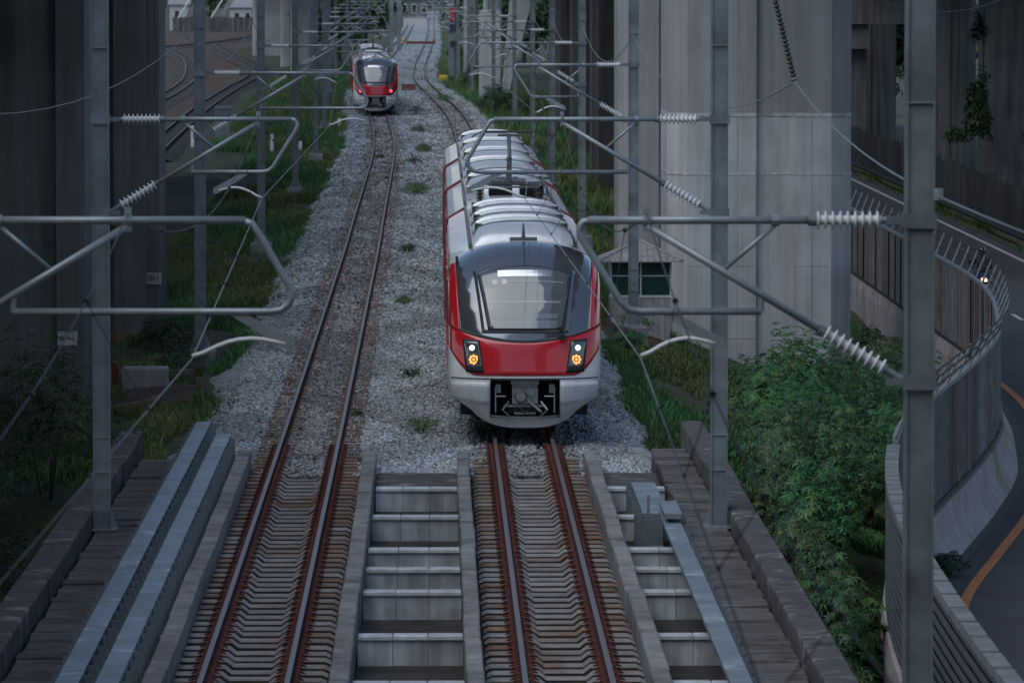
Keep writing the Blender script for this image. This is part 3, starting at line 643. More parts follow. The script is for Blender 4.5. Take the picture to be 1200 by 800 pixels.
deck('unseen_viaduct_deck', [(29, 120), (29, 420)], 12, 9.6, 11.4)
# unseen concourse bridge at the camera, roof lengthened to darken the foreground
tag(MB().box(-16, 16, -14, -1.0, 5.6, 6.9).box(-16, 16, -16, 42, 11.5, 12.3).box(-16, 16, -14.4, -14, 6.9, 11.5).build('concourse_bridge_shade_roof', M['pier']), kind='structure')
# far right piers across the road
t = thing('viaduct_pier', 'stepped pier head and shaft at the top right beyond the road', 'pier', (22, 330, -2), group='concrete viaduct piers')
MB().box(0, 2.9, 0, 3, 0, 6.62).build('shaft', M['pier_left'], t)
MB().box(0, 2.95, -1.0, 3, 6.63, 8.05).box(0, 5.35, -1.4, 3, 8.06, 11.5).build('pier_head', M['pier_left'], t)
for i, (x0, x1, y) in enumerate(((25.15, 27.3, 338), (28.1, 30.15, 318), (28.7, 33, 298))):
    pier(['grey shaft under the stepped pier head', 'far pier left of the hanging vines', 'far right pier at the picture edge'][i], x0, x1, y, 4, -2, 'pier_left')

# ------------------------------------------------------------------ trains
NS = 2.7       # plan super-ellipse exponent of the nose
def wz(z): return float(np.interp(z, [.2, .3, .45, .62, .8, .95, 1.1, 2.4, 3.0, 3.35, 3.7], [.98, 1.02, 1.12, 1.24, 1.36, 1.42, 1.44, 1.44, 1.44, 1.42, 1.37]))
def sz(z): return float(np.interp(z, [.2, .5, 1.0, 1.2, 1.75, 2.0, 2.4, 2.8, 3.1, 3.35, 3.5, 3.58, 3.66], [.30, .14, 0., .0, .08, .17, .36, .60, .84, 1.12, 1.40, 1.72, 2.1]))
def dz_(z): return float(np.interp(z, [.2, 1., 2., 3.66], [.75, .95, 1.0, .85]))
def ztop(x): return 3.62-.40*(abs(x)/1.42)**2.6
def N(x, zr, off=0.):
    """point on the nose: x across, zr height at the centre line; off metres proud of the shell"""
    def base(x, zr):
        w = wz(zr); u = max(-1., min(1., x/w)); th = math.asin(abs(u)**(NS/2)); y = sz(zr)+dz_(zr)*(1-math.cos(th)**(2/NS))
        k = max(0., (zr-2.2)/(3.62-2.2)); z = zr-(3.62-ztop(x))*min(1, k)**1.3
        if zr < .7: z = zr+(.7-zr)*.55*(abs(u)**3)
        return Vector((x if abs(u) < 1 else w*u/abs(u), y, z))
    p = base(x, zr)
    if off:
        e = .01; a = base(x+e, zr)-base(x-e, zr); b = base(x, zr+e)-base(x, zr-e); n = a.cross(b)
        if n.length > 1e-9:
            n.normalize(); n = n if n.y < 0 else -n; p = p+n*off
    return p
def npatch(fx0, fx1, zs, nx, off, thick=.012):
    """patch of the nose between two side curves x0(z), x1(z), with a turned-in rim"""
    mb = MB(); nz = len(zs); P = []
    for z in zs:
        a, b = fx0(z), fx1(z); P.append([N(a+(b-a)*i/nx, z, off) for i in range(nx+1)])
    return P
def patch_mb(P, rim=.02):
    mb = MB(); nz = len(P); nx = len(P[0]); mb.v = [tuple(p) for r_ in P for p in r_]
    for j in range(nz-1):
        for i in range(nx-1): mb.f.append((j*nx+i, j*nx+i+1, (j+1)*nx+i+1, (j+1)*nx+i))
    loop = [(0, i) for i in range(nx)]+[(j, nx-1) for j in range(1, nz)]+[(nz-1, i) for i in range(nx-2, -1, -1)]+[(j, 0) for j in range(nz-2, 0, -1)]
    o = len(mb.v); mb.v += [tuple(P[j][i]+Vector((0, rim, 0))) for j, i in loop]; n = len(loop)
    for k in range(n):
        k2 = (k+1) % n; a = loop[k][0]*nx+loop[k][1]; b = loop[k2][0]*nx+loop[k2][1]; mb.f.append((a, o+k, o+k2, b))
    mb.mi = [0]*len(mb.f); return mb
def curve_patch(xfun, zlo, zhi, nx, nz, off):
    """x from xfun(v); bottom/top heights depend on x"""
    P = []
    for j in range(nz+1):
        v = j/nz; row = []
        for i in range(nx+1):
            u = i/nx; x0, x1 = xfun(v); x = x0+(x1-x0)*u; z = zlo(x)+(zhi(x)-zlo(x))*v; row.append(N(x, z, off))
        P.append(row)
    return P
def build_train(label, loc, rz, tail, cars):
    T = thing('commuter_train', label, 'train', loc, rz)
    # nose shell in white, with an opening for the coupler
    zs = sorted(set([.2, .3, .42, .5, .62, .8, .95, 1.1, 1.12, 1.2, 1.4, 1.6, 1.8, 2., 2.2, 2.4, 2.6, 2.8, 3., 3.15, 3.3, 3.4, 3.5, 3.56, 3.6, 3.62]))
    us = sorted(set([-1, -.995, -.98, -.95, -.9, -.84, -.76, -.66, -.56, -.44, -.3, -.15, 0, .15, .3, .44, .56, .66, .76, .84, .9, .95, .98, .995, 1]))
    mb = MB(); nx = len(us)
    for z in zs:
        for u in us:
            x = u*wz(z)
            if abs(u) < .7 and .4 < z < 1.13: x = (u/.44)*.65 if abs(u) <= .44 else math.copysign(.65+(abs(u)-.44)/(.26)*(.7*wz(z)-.65), u)
            mb.v.append(tuple(N(x, z)))
    for j in range(len(zs)-1):
        for i in range(nx-1):
            zc = (zs[j]+zs[j+1])/2
            if .42 <= zc <= 1.12 and abs((us[i]+us[i+1])/2) < .44: continue
            mb.f.append((j*nx+i, j*nx+i+1, (j+1)*nx+i+1, (j+1)*nx+i)); mb.mi.append(0)
    # flanks and roof back to the end of the leading car
    L0 = cars[0]
    edge = [mb.v[j*nx] for j in range(len(zs))]+[mb.v[(len(zs)-1)*nx+i] for i in range(1, nx)]+[mb.v[j*nx+nx-1] for j in range(len(zs)-2, -1, -1)]
    def ring_at(y): return [(math.copysign(min(abs(p[0])/max(wz(p[2]), .1)*1.44 if p[2] < 1. else abs(p[0]), 1.44), p[0]), y, max(p[2], .55)) for p in edge]
    o0 = len(mb.v); n = len(edge); mb.v += edge; r1 = ring_at(3.2); mb.v += r1; mb.v += ring_at(L0)
    for k in range(2):
        for i in range(n-1): mb.f.append((o0+k*n+i+1, o0+k*n+i, o0+(k+1)*n+i, o0+(k+1)*n+i+1)); mb.mi.append(0)
    mb.f.append(tuple(o0+2*n+i for i in range(n))); mb.mi.append(0)
    body = mb.build('nose_car_body', M['trainw'], T, True)
    # step under the coupler corners (bumper cheeks)
    for s in (-1, 1):
        P = curve_patch(lambda v: (s*.655, s*1.33) if s > 0 else (-1.33, -.655), lambda x: .66+.1*((abs(x)-.65)/.7), lambda x: 1.07, 10, 5, .05)
        patch_mb(P, .08).build('bumper_cheek', M['trainw'], T, True)
    # gap line above the bumper
    P = curve_patch(lambda v: (-1.43, 1.43), lambda x: 1.125, lambda x: 1.145, 40, 1, .006); patch_mb(P, .01).build('body_gap', M['rubber'], T)
    # red front panel and red pillars
    zm = lambda x: 1.80+.20*(abs(x)/1.2)**2          # lower edge of the mask
    zr = lambda x: 1.19+.0*abs(x) if abs(x) < .9 else 1.19+.55*((abs(x)-.9)/.54)**1.8
    P = curve_patch(lambda v: (-1.437, 1.437), zr, lambda x: zm(x)+.03, 48, 8, .008); patch_mb(P).build('red_panel', M['trainr'], T, True)
    for s in (-1, 1):
        P = curve_patch(lambda v: sorted((s*(1.205+.085*v), s*1.437)), lambda x: zm(x)+.0, lambda x: 3.50, 6, 24, .009); patch_mb(P, .03).build('red_pillar', M['trainr'], T, True)
        # red flash that runs back along the flank
        mb = MB()
        for y0, y1, z0, z1 in ((1.3, 3.4, 1.72, 3.2),): mb.add([(s*1.448, y0, z0), (s*1.448, y1+1.4, z0), (s*1.446, y1, z1), (s*1.446, y0+.7, z1)], [(0,1,2,3)])
        mb.build('red_flank', M['trainr'], T)
    # black mask, windscreen, seal
    P = curve_patch(lambda v: (-1.205-.085*v, 1.205+.085*v), zm, lambda x: 3.60, 44, 30, .011); patch_mb(P, .03).build('black_mask', M['mask'], T, True)
    gx = lambda v: (-(.66+.20*v), .66+.20*v)
    zl, zh = (lambda x: 2.045), (lambda x: 3.17-.10*(abs(x)/.86)**2)
    P = curve_patch(lambda v: (-(.80+.16*v), .80+.16*v), lambda x: 1.97, lambda x: 3.28-.1*(abs(x)/.9)**2, 24, 16, .015); patch_mb(P).build('window_surround', M['mask'], T, True)
    P = curve_patch(lambda v: (-(.685+.20*v), .685+.20*v), lambda x: 2.025, lambda x: 3.19-.1*(abs(x)/.86)**2, 24, 16, .020); patch_mb(P).build('window_seal', M['rubber'], T, True)
    P = curve_patch(gx, zl, zh, 24, 16, .025); ws = patch_mb(P); wso = ws.build('windscreen', M['glass'], T, True)
    P = curve_patch(lambda v: (-.5, .5), lambda x: 3.0, lambda x: 3.11, 12, 2, .029); patch_mb(P, .003).build('destination_display', M['chrome'], wso)
    for z0_, z1_, m_ in ((2.06, 2.20, 'blind'), (2.24, 2.33, 'blind'), (2.52, 2.56, 'refl_band2'), (2.90, 2.92, 'refl_band2')):  # pale bands painted on the glass as horizontal reflections
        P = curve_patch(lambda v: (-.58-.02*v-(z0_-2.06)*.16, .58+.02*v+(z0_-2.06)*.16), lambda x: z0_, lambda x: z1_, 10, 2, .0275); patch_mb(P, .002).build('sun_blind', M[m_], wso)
    for x in (-.60, -.42):
        P = curve_patch(lambda v: (x, x+.09), lambda q: 2.86, lambda q: 2.95, 2, 2, .029); patch_mb(P, .003).build('notice_sticker', M['white'], wso)
    # centre cable of the mask and wiper
    MB().tube([tuple(N(0, z, .03)) for z in np.linspace(3.2, 3.6, 8)], .008, 5).build('mask_joint', M['rubber'], T)
    wp = [N(.72-.02, 1.92, .05), N(.70, 2.05, .07), N(.74, 2.4, .06), N(.80, 2.75, .05), N(.83, 3.05, .04)]
    MB().tube([tuple(p) for p in wp], .014, 6).tube([tuple(N(.66, 2.0, .06)), tuple(N(.73, 2.35, .06))], .01, 5).box(.64, .76, .03, .12, 1.86, 1.95).build('wiper', M['rubber'], T)
    # headlights
    for s in (-1, 1):
        xs = lambda v: sorted((s*(.76+.09*v), s*(1.10+.06*v)))
        P = curve_patch(xs, lambda x: 1.235+.06*max(0, abs(x)-.76), lambda x: 1.84+.08*max(0, abs(x)-.8), 8, 10, .016); h = patch_mb(P, .03).build('headlight', M['rubber'], T, True)
        P = curve_patch(lambda v: sorted((s*(.79+.08*v), s*(1.07+.06*v))), lambda x: 1.34, lambda x: 1.82, 8, 10, .020); patch_mb(P, .006).build('lens_bowl', M['mask'], h, True)
        for z, r_, m in ((1.70, .055, 'lampw'), (1.485, .105, 'lampa')):
            if tail: m = 'lampr' if z < 1.6 else 'chrome'
            c = N(s*(.945 if z < 1.6 else .975), z, .035); c2 = c+Vector((0, -.012, 0))
            MB().tube([tuple(c+Vector((0, .02, 0))), tuple(c)], [r_*1.25, r_*1.25], 20).build('lamp_ring', M['chrome'], h)
            mb = MB()
            if m == 'lampa':
                for q in range(9):
                    a = 2*math.pi*q/8; rr = 0 if q == 8 else r_*.66; p = c2+Vector((rr*math.cos(a), 0, rr*math.sin(a))); mb.tube([tuple(p+Vector((0, .015, 0))), tuple(p)], r_*.24, 8)
            else: mb.tube([tuple(c2+Vector((0, .015, 0))), tuple(c2)], [r_, r_*.8], 16)
            mb.build('lamp', M[m], h)
    # coupler bay
    MB().add([(-.66, .12, .40), (.66, .12, .40), (.66, .12, 1.14), (-.66, .12, 1.14), (-.66, 1.1, .40), (.66, 1.1, .40), (.66, 1.1, 1.14), (-.66, 1.1, 1.14)], [(0,1,5,4), (4,5,6,7), (1,2,6,5), (2,3,7,6), (3,0,4,7)]).build('coupler_bay', M['under'], T)
    cp = MB(); cp.tube([(0, .9, .82), (0, .2, .82)], .11, 12).box(-.24, .24, .12, .3, .66, 1.02).box(-.26, .26, .1, .34, 1.03, 1.1)
    cp.tube([(-.08, .13, .8), (-.08, .02, .8)], [.13, .09], 16).tube([(.12, .14, .88), (.12, .06, .88)], .07, 12).tube([(.06, .06, .72), (.3, .0, .52)], .025, 8)
    cp.box(-.2, .2, .2, .26, .46, .5).box(-.4, .4, .16, .2, .6, .64)
    co = cp.build('coupler', M['steel'], T)
    for s in (-1, 1):
        mb = MB(); mb.tube([(s*.55, .15, .98), (s*.55, .12, .5)], .018, 6).tube([(s*.36, .15, .8), (s*.55, .14, .8)], .016, 6).tube([(s*.3, .2, .7), (s*.42, .1, .55), (s*.3, .15, .44)], .022, 6).box(s*.5-.05, s*.5+.05, .2, .3, .86, 1.02)
        mb.build('hose', M['steel'], co)
    mb = MB(); mb.box(-.3, .3, .25, .3, .5, .66); mb.tube([(-.15, .2, .62), (.0, .1, .5), (.16, .2, .62)], .02, 6)
    for q in range(8): mb.tube([(-.22+q*.063, .11, .98), (-.22+q*.063, .09, .98)], .016, 6)
    mb.build('coupler_fittings', M['rubber'], co)
    # underframe and bogies
    y = 0.
    ends = [L0]
    for L in cars[1:]: ends.append(ends[-1]+L)
    starts = [0]+ends[:-1]
    for ci, (a, b) in enumerate(zip(starts, ends)):
        if ci:
            mb = MB(); pr = [(-1.42, .55), (-1.44, 1.1), (-1.44, 2.4), (-1.41, 3.0), (-1.38, 3.22)]+[(x, ztop(x)-.02) for x in (-1.25, -1.0, -.7, -.35, 0, .35, .7, 1., 1.25)]+[(1.38, 3.22), (1.41, 3.), (1.44, 2.4), (1.44, 1.1), (1.42, .55)]
            n = len(pr); mb.v = [(x, a+.45, z) for x, z in pr]+[(x, b, z) for x, z in pr]
            mb.f = [(i+1, i, n+i, n+i+1) for i in range(n-1)]+[(n-1, 2*n-1, n, 0), tuple(range(n-1, -1, -1)), tuple(range(n, 2*n))]; mb.f[0:0] = []
            mb.mi = [0]*len(mb.f); mb.build('car_body', M['trainw'], T)
            MB().box(-1.1, 1.1, a-.05, a+.5, .8, 3.3).build('gangway', M['rubber'], T)
            # red edge frame round the car end
            MB().box(-1.46, -1.0, a-.16, a-.04, 3.21, 3.235).box(1.0, 1.46, a-.16, a-.04, 3.21, 3.235).tube([(-1.45, a-.1, 1.), (-1.45, a-.1, 3.1), (-1.36, a-.1, 3.28), (-1.0, a-.1, 3.50)], .035, 6).tube([(1.45, a-.1, 1.), (1.45, a-.1, 3.1), (1.36, a-.1, 3.28), (1.0, a-.1, 3.50)], .035, 6).build('red_end_band', M['trainrd'], T)
        MB().box(-1.2, 1.2, a+1.6, b-.2, .35, .6).build('underframe', M['under'], T)
        for s in (-1, 1):
            win = MB(); dr = MB(); k = a+3.6
            MB().box(min(s*1.443, s*1.449), max(s*1.443, s*1.449), a+(4.9 if ci == 0 else .6), b-.2, 3.02, 3.14).build('red_line', M['trainrd'], T)
            while k < b-2.2:
                w = MB().box(min(s*1.441, s*1.452), max(s*1.441, s*1.452), k, k+1.7, 1.95, 2.8).build('side_window', M['sidewin'], T)
                d = MB().box(min(s*1.44, s*1.455), max(s*1.44, s*1.455), k+2.05, k+3.4, .95, 2.9).build('door', M['trainr'], T); MB().box(min(s*1.455, s*1.46), max(s*1.455, s*1.46), k+2.25, k+3.2, 1.9, 2.7).build('door_window', M['sidewin'], d)
                k += 4.1
        for yb in (a+2.9, b-2.9):
            bg_ = MB().box(-.95, -.75, yb-1.4, yb+1.4, .3, .6).box(.75, .95, yb-1.4, yb+1.4, .3, .6).box(-.8, .8, yb-.3, yb+.3, .3, .55).build('bogie', M['under'], T)
            for q in (-1, 1):
                for s in (-1, 1): MB().tube([(s*.50, yb+q*.95, .41), (s*.60, yb+q*.95, .41)], .41, 20).build('wheel', M['railw'], bg_)
        # roof: side gutters, arched fairing with louvres
        for s in (-1, 1):
            MB().box(min(s*1.0, s*1.04), max(s*1.0, s*1.04), a+2.2, b-.3, 3.46, 3.56).build('roof_gutter', M['roofd'], T)
        segs = [(a+2.35, a+17.2)] if ci == 0 else [(a+8.2, b-.6)] if ci == 1 else [(a+.9, a+8.6), (a+9.4, b-.6)]
        for (f0, f1) in segs:
            mb = MB(); ny = max(2, int((f1-f0)/2.1)); nn = 14; rows = []
            ys = [f0, f0+.18]+[f0+.18+(f1-f0-.36)*k/ny for k in range(1, ny)]+[f1-.18, f1]; hs = [.05, .9]+[1.]*(ny-1)+[.9, .05]
            for yy, hh in zip(ys, hs):
                for i in range(nn+1):
                    u = -1+2*i/nn; x = .95*math.copysign(abs(u)**.9, u); z = 3.50+(.12+.27*math.sqrt(max(0, 1-abs(u)**2.4)))*hh; mb.v.append((x, yy, z))
            for j in range(len(ys)-1):
                for i in range(nn): mb.f.append((j*(nn+1)+i, j*(nn+1)+i+1, (j+1)*(nn+1)+i+1, (j+1)*(nn+1)+i)); mb.mi.append(0)
            mb.f.append(tuple(range(nn, -1, -1))); mb.mi.append(0)
            fo = mb.build('roof_fairing', M['roof'], T, True)
            # cross joints and louvre vents
            for k in range(1, ny):
                yy = f0+(f1-f0)*k/ny; pts = [(.955*math.copysign(abs(u)**.9, u), yy, 3.503+(.12+.27*math.sqrt(max(0, 1-abs(u)**2.4)))) for u in np.linspace(-1, 1, 17)]
                MB().tube(pts, .022 if k % 2 else .05, 5, cap=False).build('fairing_joint', M['roofd'] if k % 2 else M['roof'], fo)
                for s in (-1, 1):
                    lv = MB()
                    for q in range(6): lv.box(min(s*.74, s*.9), max(s*.74, s*.9), yy+.35+q*.13, yy+.41+q*.13, 3.62, 3.80+.0*q)
                    lv.build('louvre', M['rubber'], fo)
    # antenna on the front fairing
    MB().box(-.26, .26, 2.0, 2.3, 3.58, 3.68).tube([(0, 2.15, 3.68), (0, 2.2, 3.95)], [.04, .012], 8).build('antenna', M['roofd'], T)
    # pantograph on the second car
    if len(cars) > 1:
        a = ends[0]
        pb = MB().box(-.75, .75, a+2.2, a+2.3, 3.85, 3.9).box(-.75, .75, a+4.0, a+4.1, 3.85, 3.9).box(-.75, -.69, a+2.2, a+4.1, 3.85, 3.9).box(.69, .75, a+2.2, a+4.1, 3.85, 3.9).tube([(-.4, a+3.9, 3.95), (.4, a+3.9, 3.95)], .07, 8)
        pg = pb.build('pantograph', M['roofd'], T)
        MB().tube([(0, a+3.9, 3.95), (0, a+1.6, 4.55)], [.07, .05], 8).build('lower_arm', M['roofd'], pg)
        MB().tube([(-.06, a+1.5, 4.5), (0, a+1.55, 4.6), (0, a+3.4, 5.0)], .045, 8).tube([(-.25, a+3.4, 5.02), (.25, a+3.4, 5.02)], .03, 6).build('upper_arm', M['roofd'], pg)
        MB().tube([(-.62, a+3.3, 5.10), (.62, a+3.3, 5.10)], .025, 6).tube([(-.62, a+3.55, 5.10), (.62, a+3.55, 5.10)], .025, 6).tube([(-.85, a+3.42, 4.98), (-.62, a+3.42, 5.1), (.62, a+3.42, 5.1), (.85, a+3.42, 4.98)], .018, 6).build('collector_head', M['darkm'], pg)
        for x in (-.66, .66):
            for yy in (a+2.3, a+4.0): MB().disc_string((x, yy, 3.5), (x, yy, 3.86), .04, .09, 4, 10).build('insulator', M['insd'], pg, True)
        for x in (-.42, .3):
            e = MB(); e.box(x, x+.5, a+4.6, a+6.2, 3.52, 3.86)
            for q in range(7): e.box(x-.02, x+.52, a+4.55, a+6.25, 3.55+q*.045, 3.565+q*.045)
            e.build('resistor_box', M['rubber'], T)
        MB().box(-.95, -.55, a+4.8, a+6.0, 3.5, 3.78).build('roof_box', M['roof'], T)
        for x in (-.25, .05, .85): MB().tube([(x, a+6.8, 3.58), (x, a+7.2, 3.9), (x+.2, a+7.6, 3.9)], .03, 6).build('roof_cable', M['roofd'], T)
    return T
build_train('near red and white commuter train with lit amber headlights', (1.64, 105.9, 0), 0, False, [21., 17.8, 17.8, 17.8])
build_train('distant red and white train with red tail lamps lit', (-3.93, 366, 0), .0185, True, [21., 17.8, 17.8])

# ------------------------------------------------------------------ fence along the road
ft = thing('road_fence', 'curved roadside fence of brown and grey sheets with slanted top railing', 'fence', (13.5, 150, -1.9))
FO = Vector(ft.location)
BAY = 5           # steps of .5 m
idx = [i for i in range(0, len(fen)-BAY, BAY) if 91 <= fen[i][1] <= 262]
def fpt(i, side, z):
    i = max(1, min(len(fen)-2, i)); d = fen[i+1]-fen[i-1]; d = d/np.linalg.norm(d); n = np.array([d[1], -d[0]]); p = fen[i]+n*side; return (p[0]-FO.x, p[1]-FO.y, z-FO.z)
def sweep(i0, i1, prof, m=0):
    mb = MB(); k = len(prof)
    for i in range(i0, i1+1): mb.v += [fpt(i, a, z) for a, z in prof]
    for i in range(i1-i0):
        for j in range(k): mb.f.append((i*k+j, i*k+(j+1) % k, (i+1)*k+(j+1) % k, (i+1)*k+j))
    mb.f += [tuple(range(k)), tuple(range((i1-i0+1)*k-1, (i1-i0)*k-1, -1))]; mb.mi = [0]*len(mb.f); return mb
JP = [(-.16, -2.5), (.42, -2.5), (.42, -1.88), (.38, -1.8), (.2, -1.5), (.12, -1.0), (-.12, -1.0), (-.16, -1.3)]
for i in idx:
    # jersey barrier segment, sheet panel with folded ribs, post, railing
    o = sweep(i, i+BAY, JP); 
    # end gaps between barrier blocks
    o.build('barrier_block', M['barrier'], ft)
    mb = MB(); n = 16; top = 1.08; sag = random.uniform(-.03, .03)
    for k in range(n+1):
        t = i+BAY*k/n; a = int(t); fr = t-a; off = (.02 if k % 4 in (1, 2) else -.02)+random.uniform(-.004, .004)
        p = np.array(fpt(a, off, -.93))*(1-fr)+np.array(fpt(a+1, off, -.93))*fr; mb.v += [tuple(p), (p[0], p[1], top-.02-FO.z)]
    for k in range(n): mb.f.append((2*k, 2*k+2, 2*k+3, 2*k+1))
    mb.mi = [0]*len(mb.f); mb.build('fence_panel', M['fpan' if random.random() < .62 else 'fpan2'], ft)
    if 103 < fen[i][1] < 262:
        for q in range(random.choice((0, 1, 1, 2))):     # odd replacement strips
            u = random.uniform(.1, .75); t = i+BAY*u; a = int(t); p = fpt(a, -.035, -.93); p2 = fpt(a+1, -.035, -.93); w = random.uniform(.5, .9)
            e = [p[j]+(p2[j]-p[j])*w for j in range(3)]
            MB().add([p, e, [e[0], e[1], top-.03-FO.z], [p[0], p[1], top-.03-FO.z]], [(0,1,2,3)]).build('patch_strip', M[random.choice(('fpan', 'fpan2', 'fpan'))], ft)
    p = Vector(fpt(i, 0, 0)); 
    MB().box(p.x-.045, p.x+.045, p.y-.07, p.y+.07, -1.0-FO.z, top-FO.z).build('fence_post', M['fpost'], ft)
    sweep(i, i+BAY, [(-.05, top-.03), (.05, top-.03), (.05, top+.05), (-.05, top+.05)]).build('top_rail', M['fpost'], ft)
    sweep(i, i+BAY, [(-.06, -.98), (.06, -.98), (.06, -.9), (-.06, -.9)]).build('bottom_rail', M['frail'], ft)
    for q in (0,):
        q = int(q); a = Vector(fpt(i+q, 0, top+.03)); b = Vector(fpt(i+q, .24, top+.62)); MB().tube([a, b], .032, 6).build('picket', M['fpost'], ft)
    for q, (a, z) in enumerate(((.085, top+.22), (.16, top+.41), (.24, top+.6))):
        sweep(i, i+BAY, [(a-.013, z-.013), (a+.013, z-.013), (a+.013, z+.013), (a-.013, z+.013)]).build('railing_bar', M['frail'], ft)
# near part: horizontal louvre slats with capped top
f2 = thing('louvre_fence', 'near roadside fence of horizontal slats with pale top caps', 'fence', (6.3, 70, -1.9)); FO = Vector(f2.location)
idx2 = [i for i in range(0, len(fen)-3, 3) if 44 <= fen[i][1] < 91]
for n_, i in enumerate(idx2):
    top = 1.08
    if n_ % 2 == 0:
        i1 = min(i+6, len(fen)-2)
        sweep(i, i1, JP).build('barrier_block', M['barrier'], f2)
        for q in range(12):
            z = -.85+q*.16; sweep(i, i1, [(-.1, z), (-.06, z), (-.06, z+.06), (-.1, z+.06)]).build('slat', M['fslat'], f2)
        p = Vector(fpt(i, .05, 0)); MB().box(p.x-.05, p.x+.05, p.y-.06, p.y+.06, -1.0-FO.z, top-FO.z).build('fence_post', M['frail'], f2)
        sweep(i, i1, [(.05, -.95), (.07, -.95), (.07, top-.05), (.05, top-.05)]).build('backing_sheet', M['rubber'], f2)
    pts = [fpt(i, 0, top), fpt(i+3, 0, top)]
    c = sweep(i, i+3, [(-.11, top-.1), (.1, top-.1), (.1, top+.02), (-.11, top+.02)]); 
    for k in range(len(c.v)-4, len(c.v)):      # leave a gap before the next cap
        a, b = Vector(c.v[k]), Vector(c.v[k-4]); c.v[k] = tuple(a.lerp(b, .45))
    c.build('cap', M['fcap'], f2)
# old sheet wall beyond the road
wt = thing('sheet_wall', 'old dark corrugated sheet wall along the far road edge', 'wall', (23.6, 200, -1.9))
y = 0.
while y < 190:
    mb = MB(); n = 10; w = 2.4; h = 2.15+random.uniform(-.12, .12)+(.25 if y < 20 else 0); tilt = random.uniform(-.03, .03)
    for k in range(n+1):
        xx = .04*(1 if k % 2 else -1); mb.v += [(xx, y+w*k/n, 0), (xx+tilt, y+w*k/n, h)]
    mb.f = [(2*k+2, 2*k, 2*k+1, 2*k+3) for k in range(n)]; mb.mi = [0]*n; mb.build('wall_sheet', M['wallsheet'], wt)
    MB().box(.05, .12, y-.04, y+.04, 0, h+.05).build('wall_post', M['frail'], wt); y += w+.02
tag(MB().tube([(22.9, 190, -1.5), (22.9, 260, -1.5), (22.9, 380, -1.5)], .09, 8).build('guard_pipe', M['frail']), 'dark pipe rail at the foot of the sheet wall', 'pipe')
# ------------------------------------------------------------------ hut
h = thing('trackside_hut', 'small hut with hipped metal roof and green glazing behind the right mast', 'hut', (5.42, 152.2, -1.3))
w2, d2 = .80, 1.0
for k in range(10):
    x = -w2+k*.16; MB().cbox(x+.006, x+.154, -d2-.012, -d2+.02, 0, 1.42, .004).build('wall_sheet', M['hutwall'], h)
MB().box(-w2, w2, -d2+.021, d2, 0, 1.45).build('wall', M['hutwall'], h)
MB().box(-w2, w2, -d2+.05, d2-.05, 1.46, 2.38).build('window_core', M['hutglass'], h)
for (x0, x1) in ((-w2+.03, -.02), (.02, w2-.03)):
    for (z0, z1) in ((1.5, 2.0), (2.03, 2.36)): MB().box(x0, x1, -d2+.0, -d2+.02, z0, z1).build('window_pane', M['hutglass'], h)
for (x0, x1, z0, z1) in ((-w2-.03, w2+.03, 1.43, 1.50), (-w2, w2, 2.0, 2.03), (-w2-.02, -w2+.03, 1.5, 2.4), (w2-.03, w2+.02, 1.5, 2.4), (-.02, .02, 1.5, 2.4)): MB().box(x0, x1, -d2-.03, -d2-.005, z0, z1).build('window_frame', M['alu'], h)
rf = MB(); e = 1.12; f_ = 1.35; zt = 2.42
rf.add([(-e, -f_, zt), (e, -f_, zt), (e, f_, zt), (-e, f_, zt), (0, -.25, zt+.5), (0, .25, zt+.5), (-e, -f_, zt-.03), (e, -f_, zt-.03), (e, f_, zt-.03), (-e, f_, zt-.03)], [(0,1,4), (1,2,5,4), (2,3,5), (3,0,4,5), (9,8,7,6), (0,6,7,1), (1,7,8,2), (2,8,9,3), (3,9,6,0)])
ro = rf.build('roof', M['hutroof'], h)
for k in range(-6, 7):
    x = k*.17; xe = x*.35*(1-abs(k)/9); y1 = -.25-(1.1)*abs(x)/e*1.0; zz = zt+.5*(1-abs(x)/e)
    MB().tube([(x, -f_-.01, zt+.012), (x*.999, max(-f_, y1)-.0, zz+.012)], .016, 5).build('roof_rib', M['hutroof'], ro)
for s in (-1, 1): MB().tube([(s*e, -f_, zt+.02), (0, -.25, zt+.52)], .03, 6).build('hip_cap', M['hutroof'], ro)

# ------------------------------------------------------------------ small trackside things
def single(name, label, cat, mb, m, loc, rz=0, group=None):
    o = mb.build(name, m); o.location = loc; o.rotation_euler = (0, 0, rz); return tag(o, label, cat, group)
single('concrete_block', 'pale concrete block with a bolt hole lying before the left pier', 'block', MB().cbox(-.52, .52, -.4, .4, -.15, .72, .03).tube([(-.38, -.401, .28), (-.38, -.41, .28)], .035, 10), M['pier'], (-6.5, 126.5, -.75), .05)
single('steel_plate', 'upright rust-red plate beside the concrete block', 'plate', MB().cbox(-.06, .06, -.3, .3, -.3, .9, .01), M['rustp'], (-7.15, 126.2, -.8))
for i, (x, y, rz, L) in enumerate(((-7.0, 133, 1.2, 2.2), (-6.2, 134, 1.05, 1.6), (-6.0, 120, 1.5, 1.5), (-6.5, 119, 1.2, 1.2), (-5.9, 128.5, .7, .9))):
    single('timber_offcut', ['longest grey timber offcut at the foot of the left pier', 'broken timber offcut right of the longest one', 'timber offcut lying on the red earth below the block', 'short timber offcut under the concrete block', 'smallest timber offcut by the mast footing'][i], 'timber', MB().cbox(-L/2, L/2, -.09, .09, -.02, .12, .02).cbox(-L/2+.1, L/2-.2, .11, .26, -.05, .07, .02), M['wood'], (x, y, float(zg(x, y))+.13), rz)
c = thing('equipment_cabinet', 'tall grey equipment cabinet beyond the darkest mast', 'cabinet', (-11.9, 317, -.75))
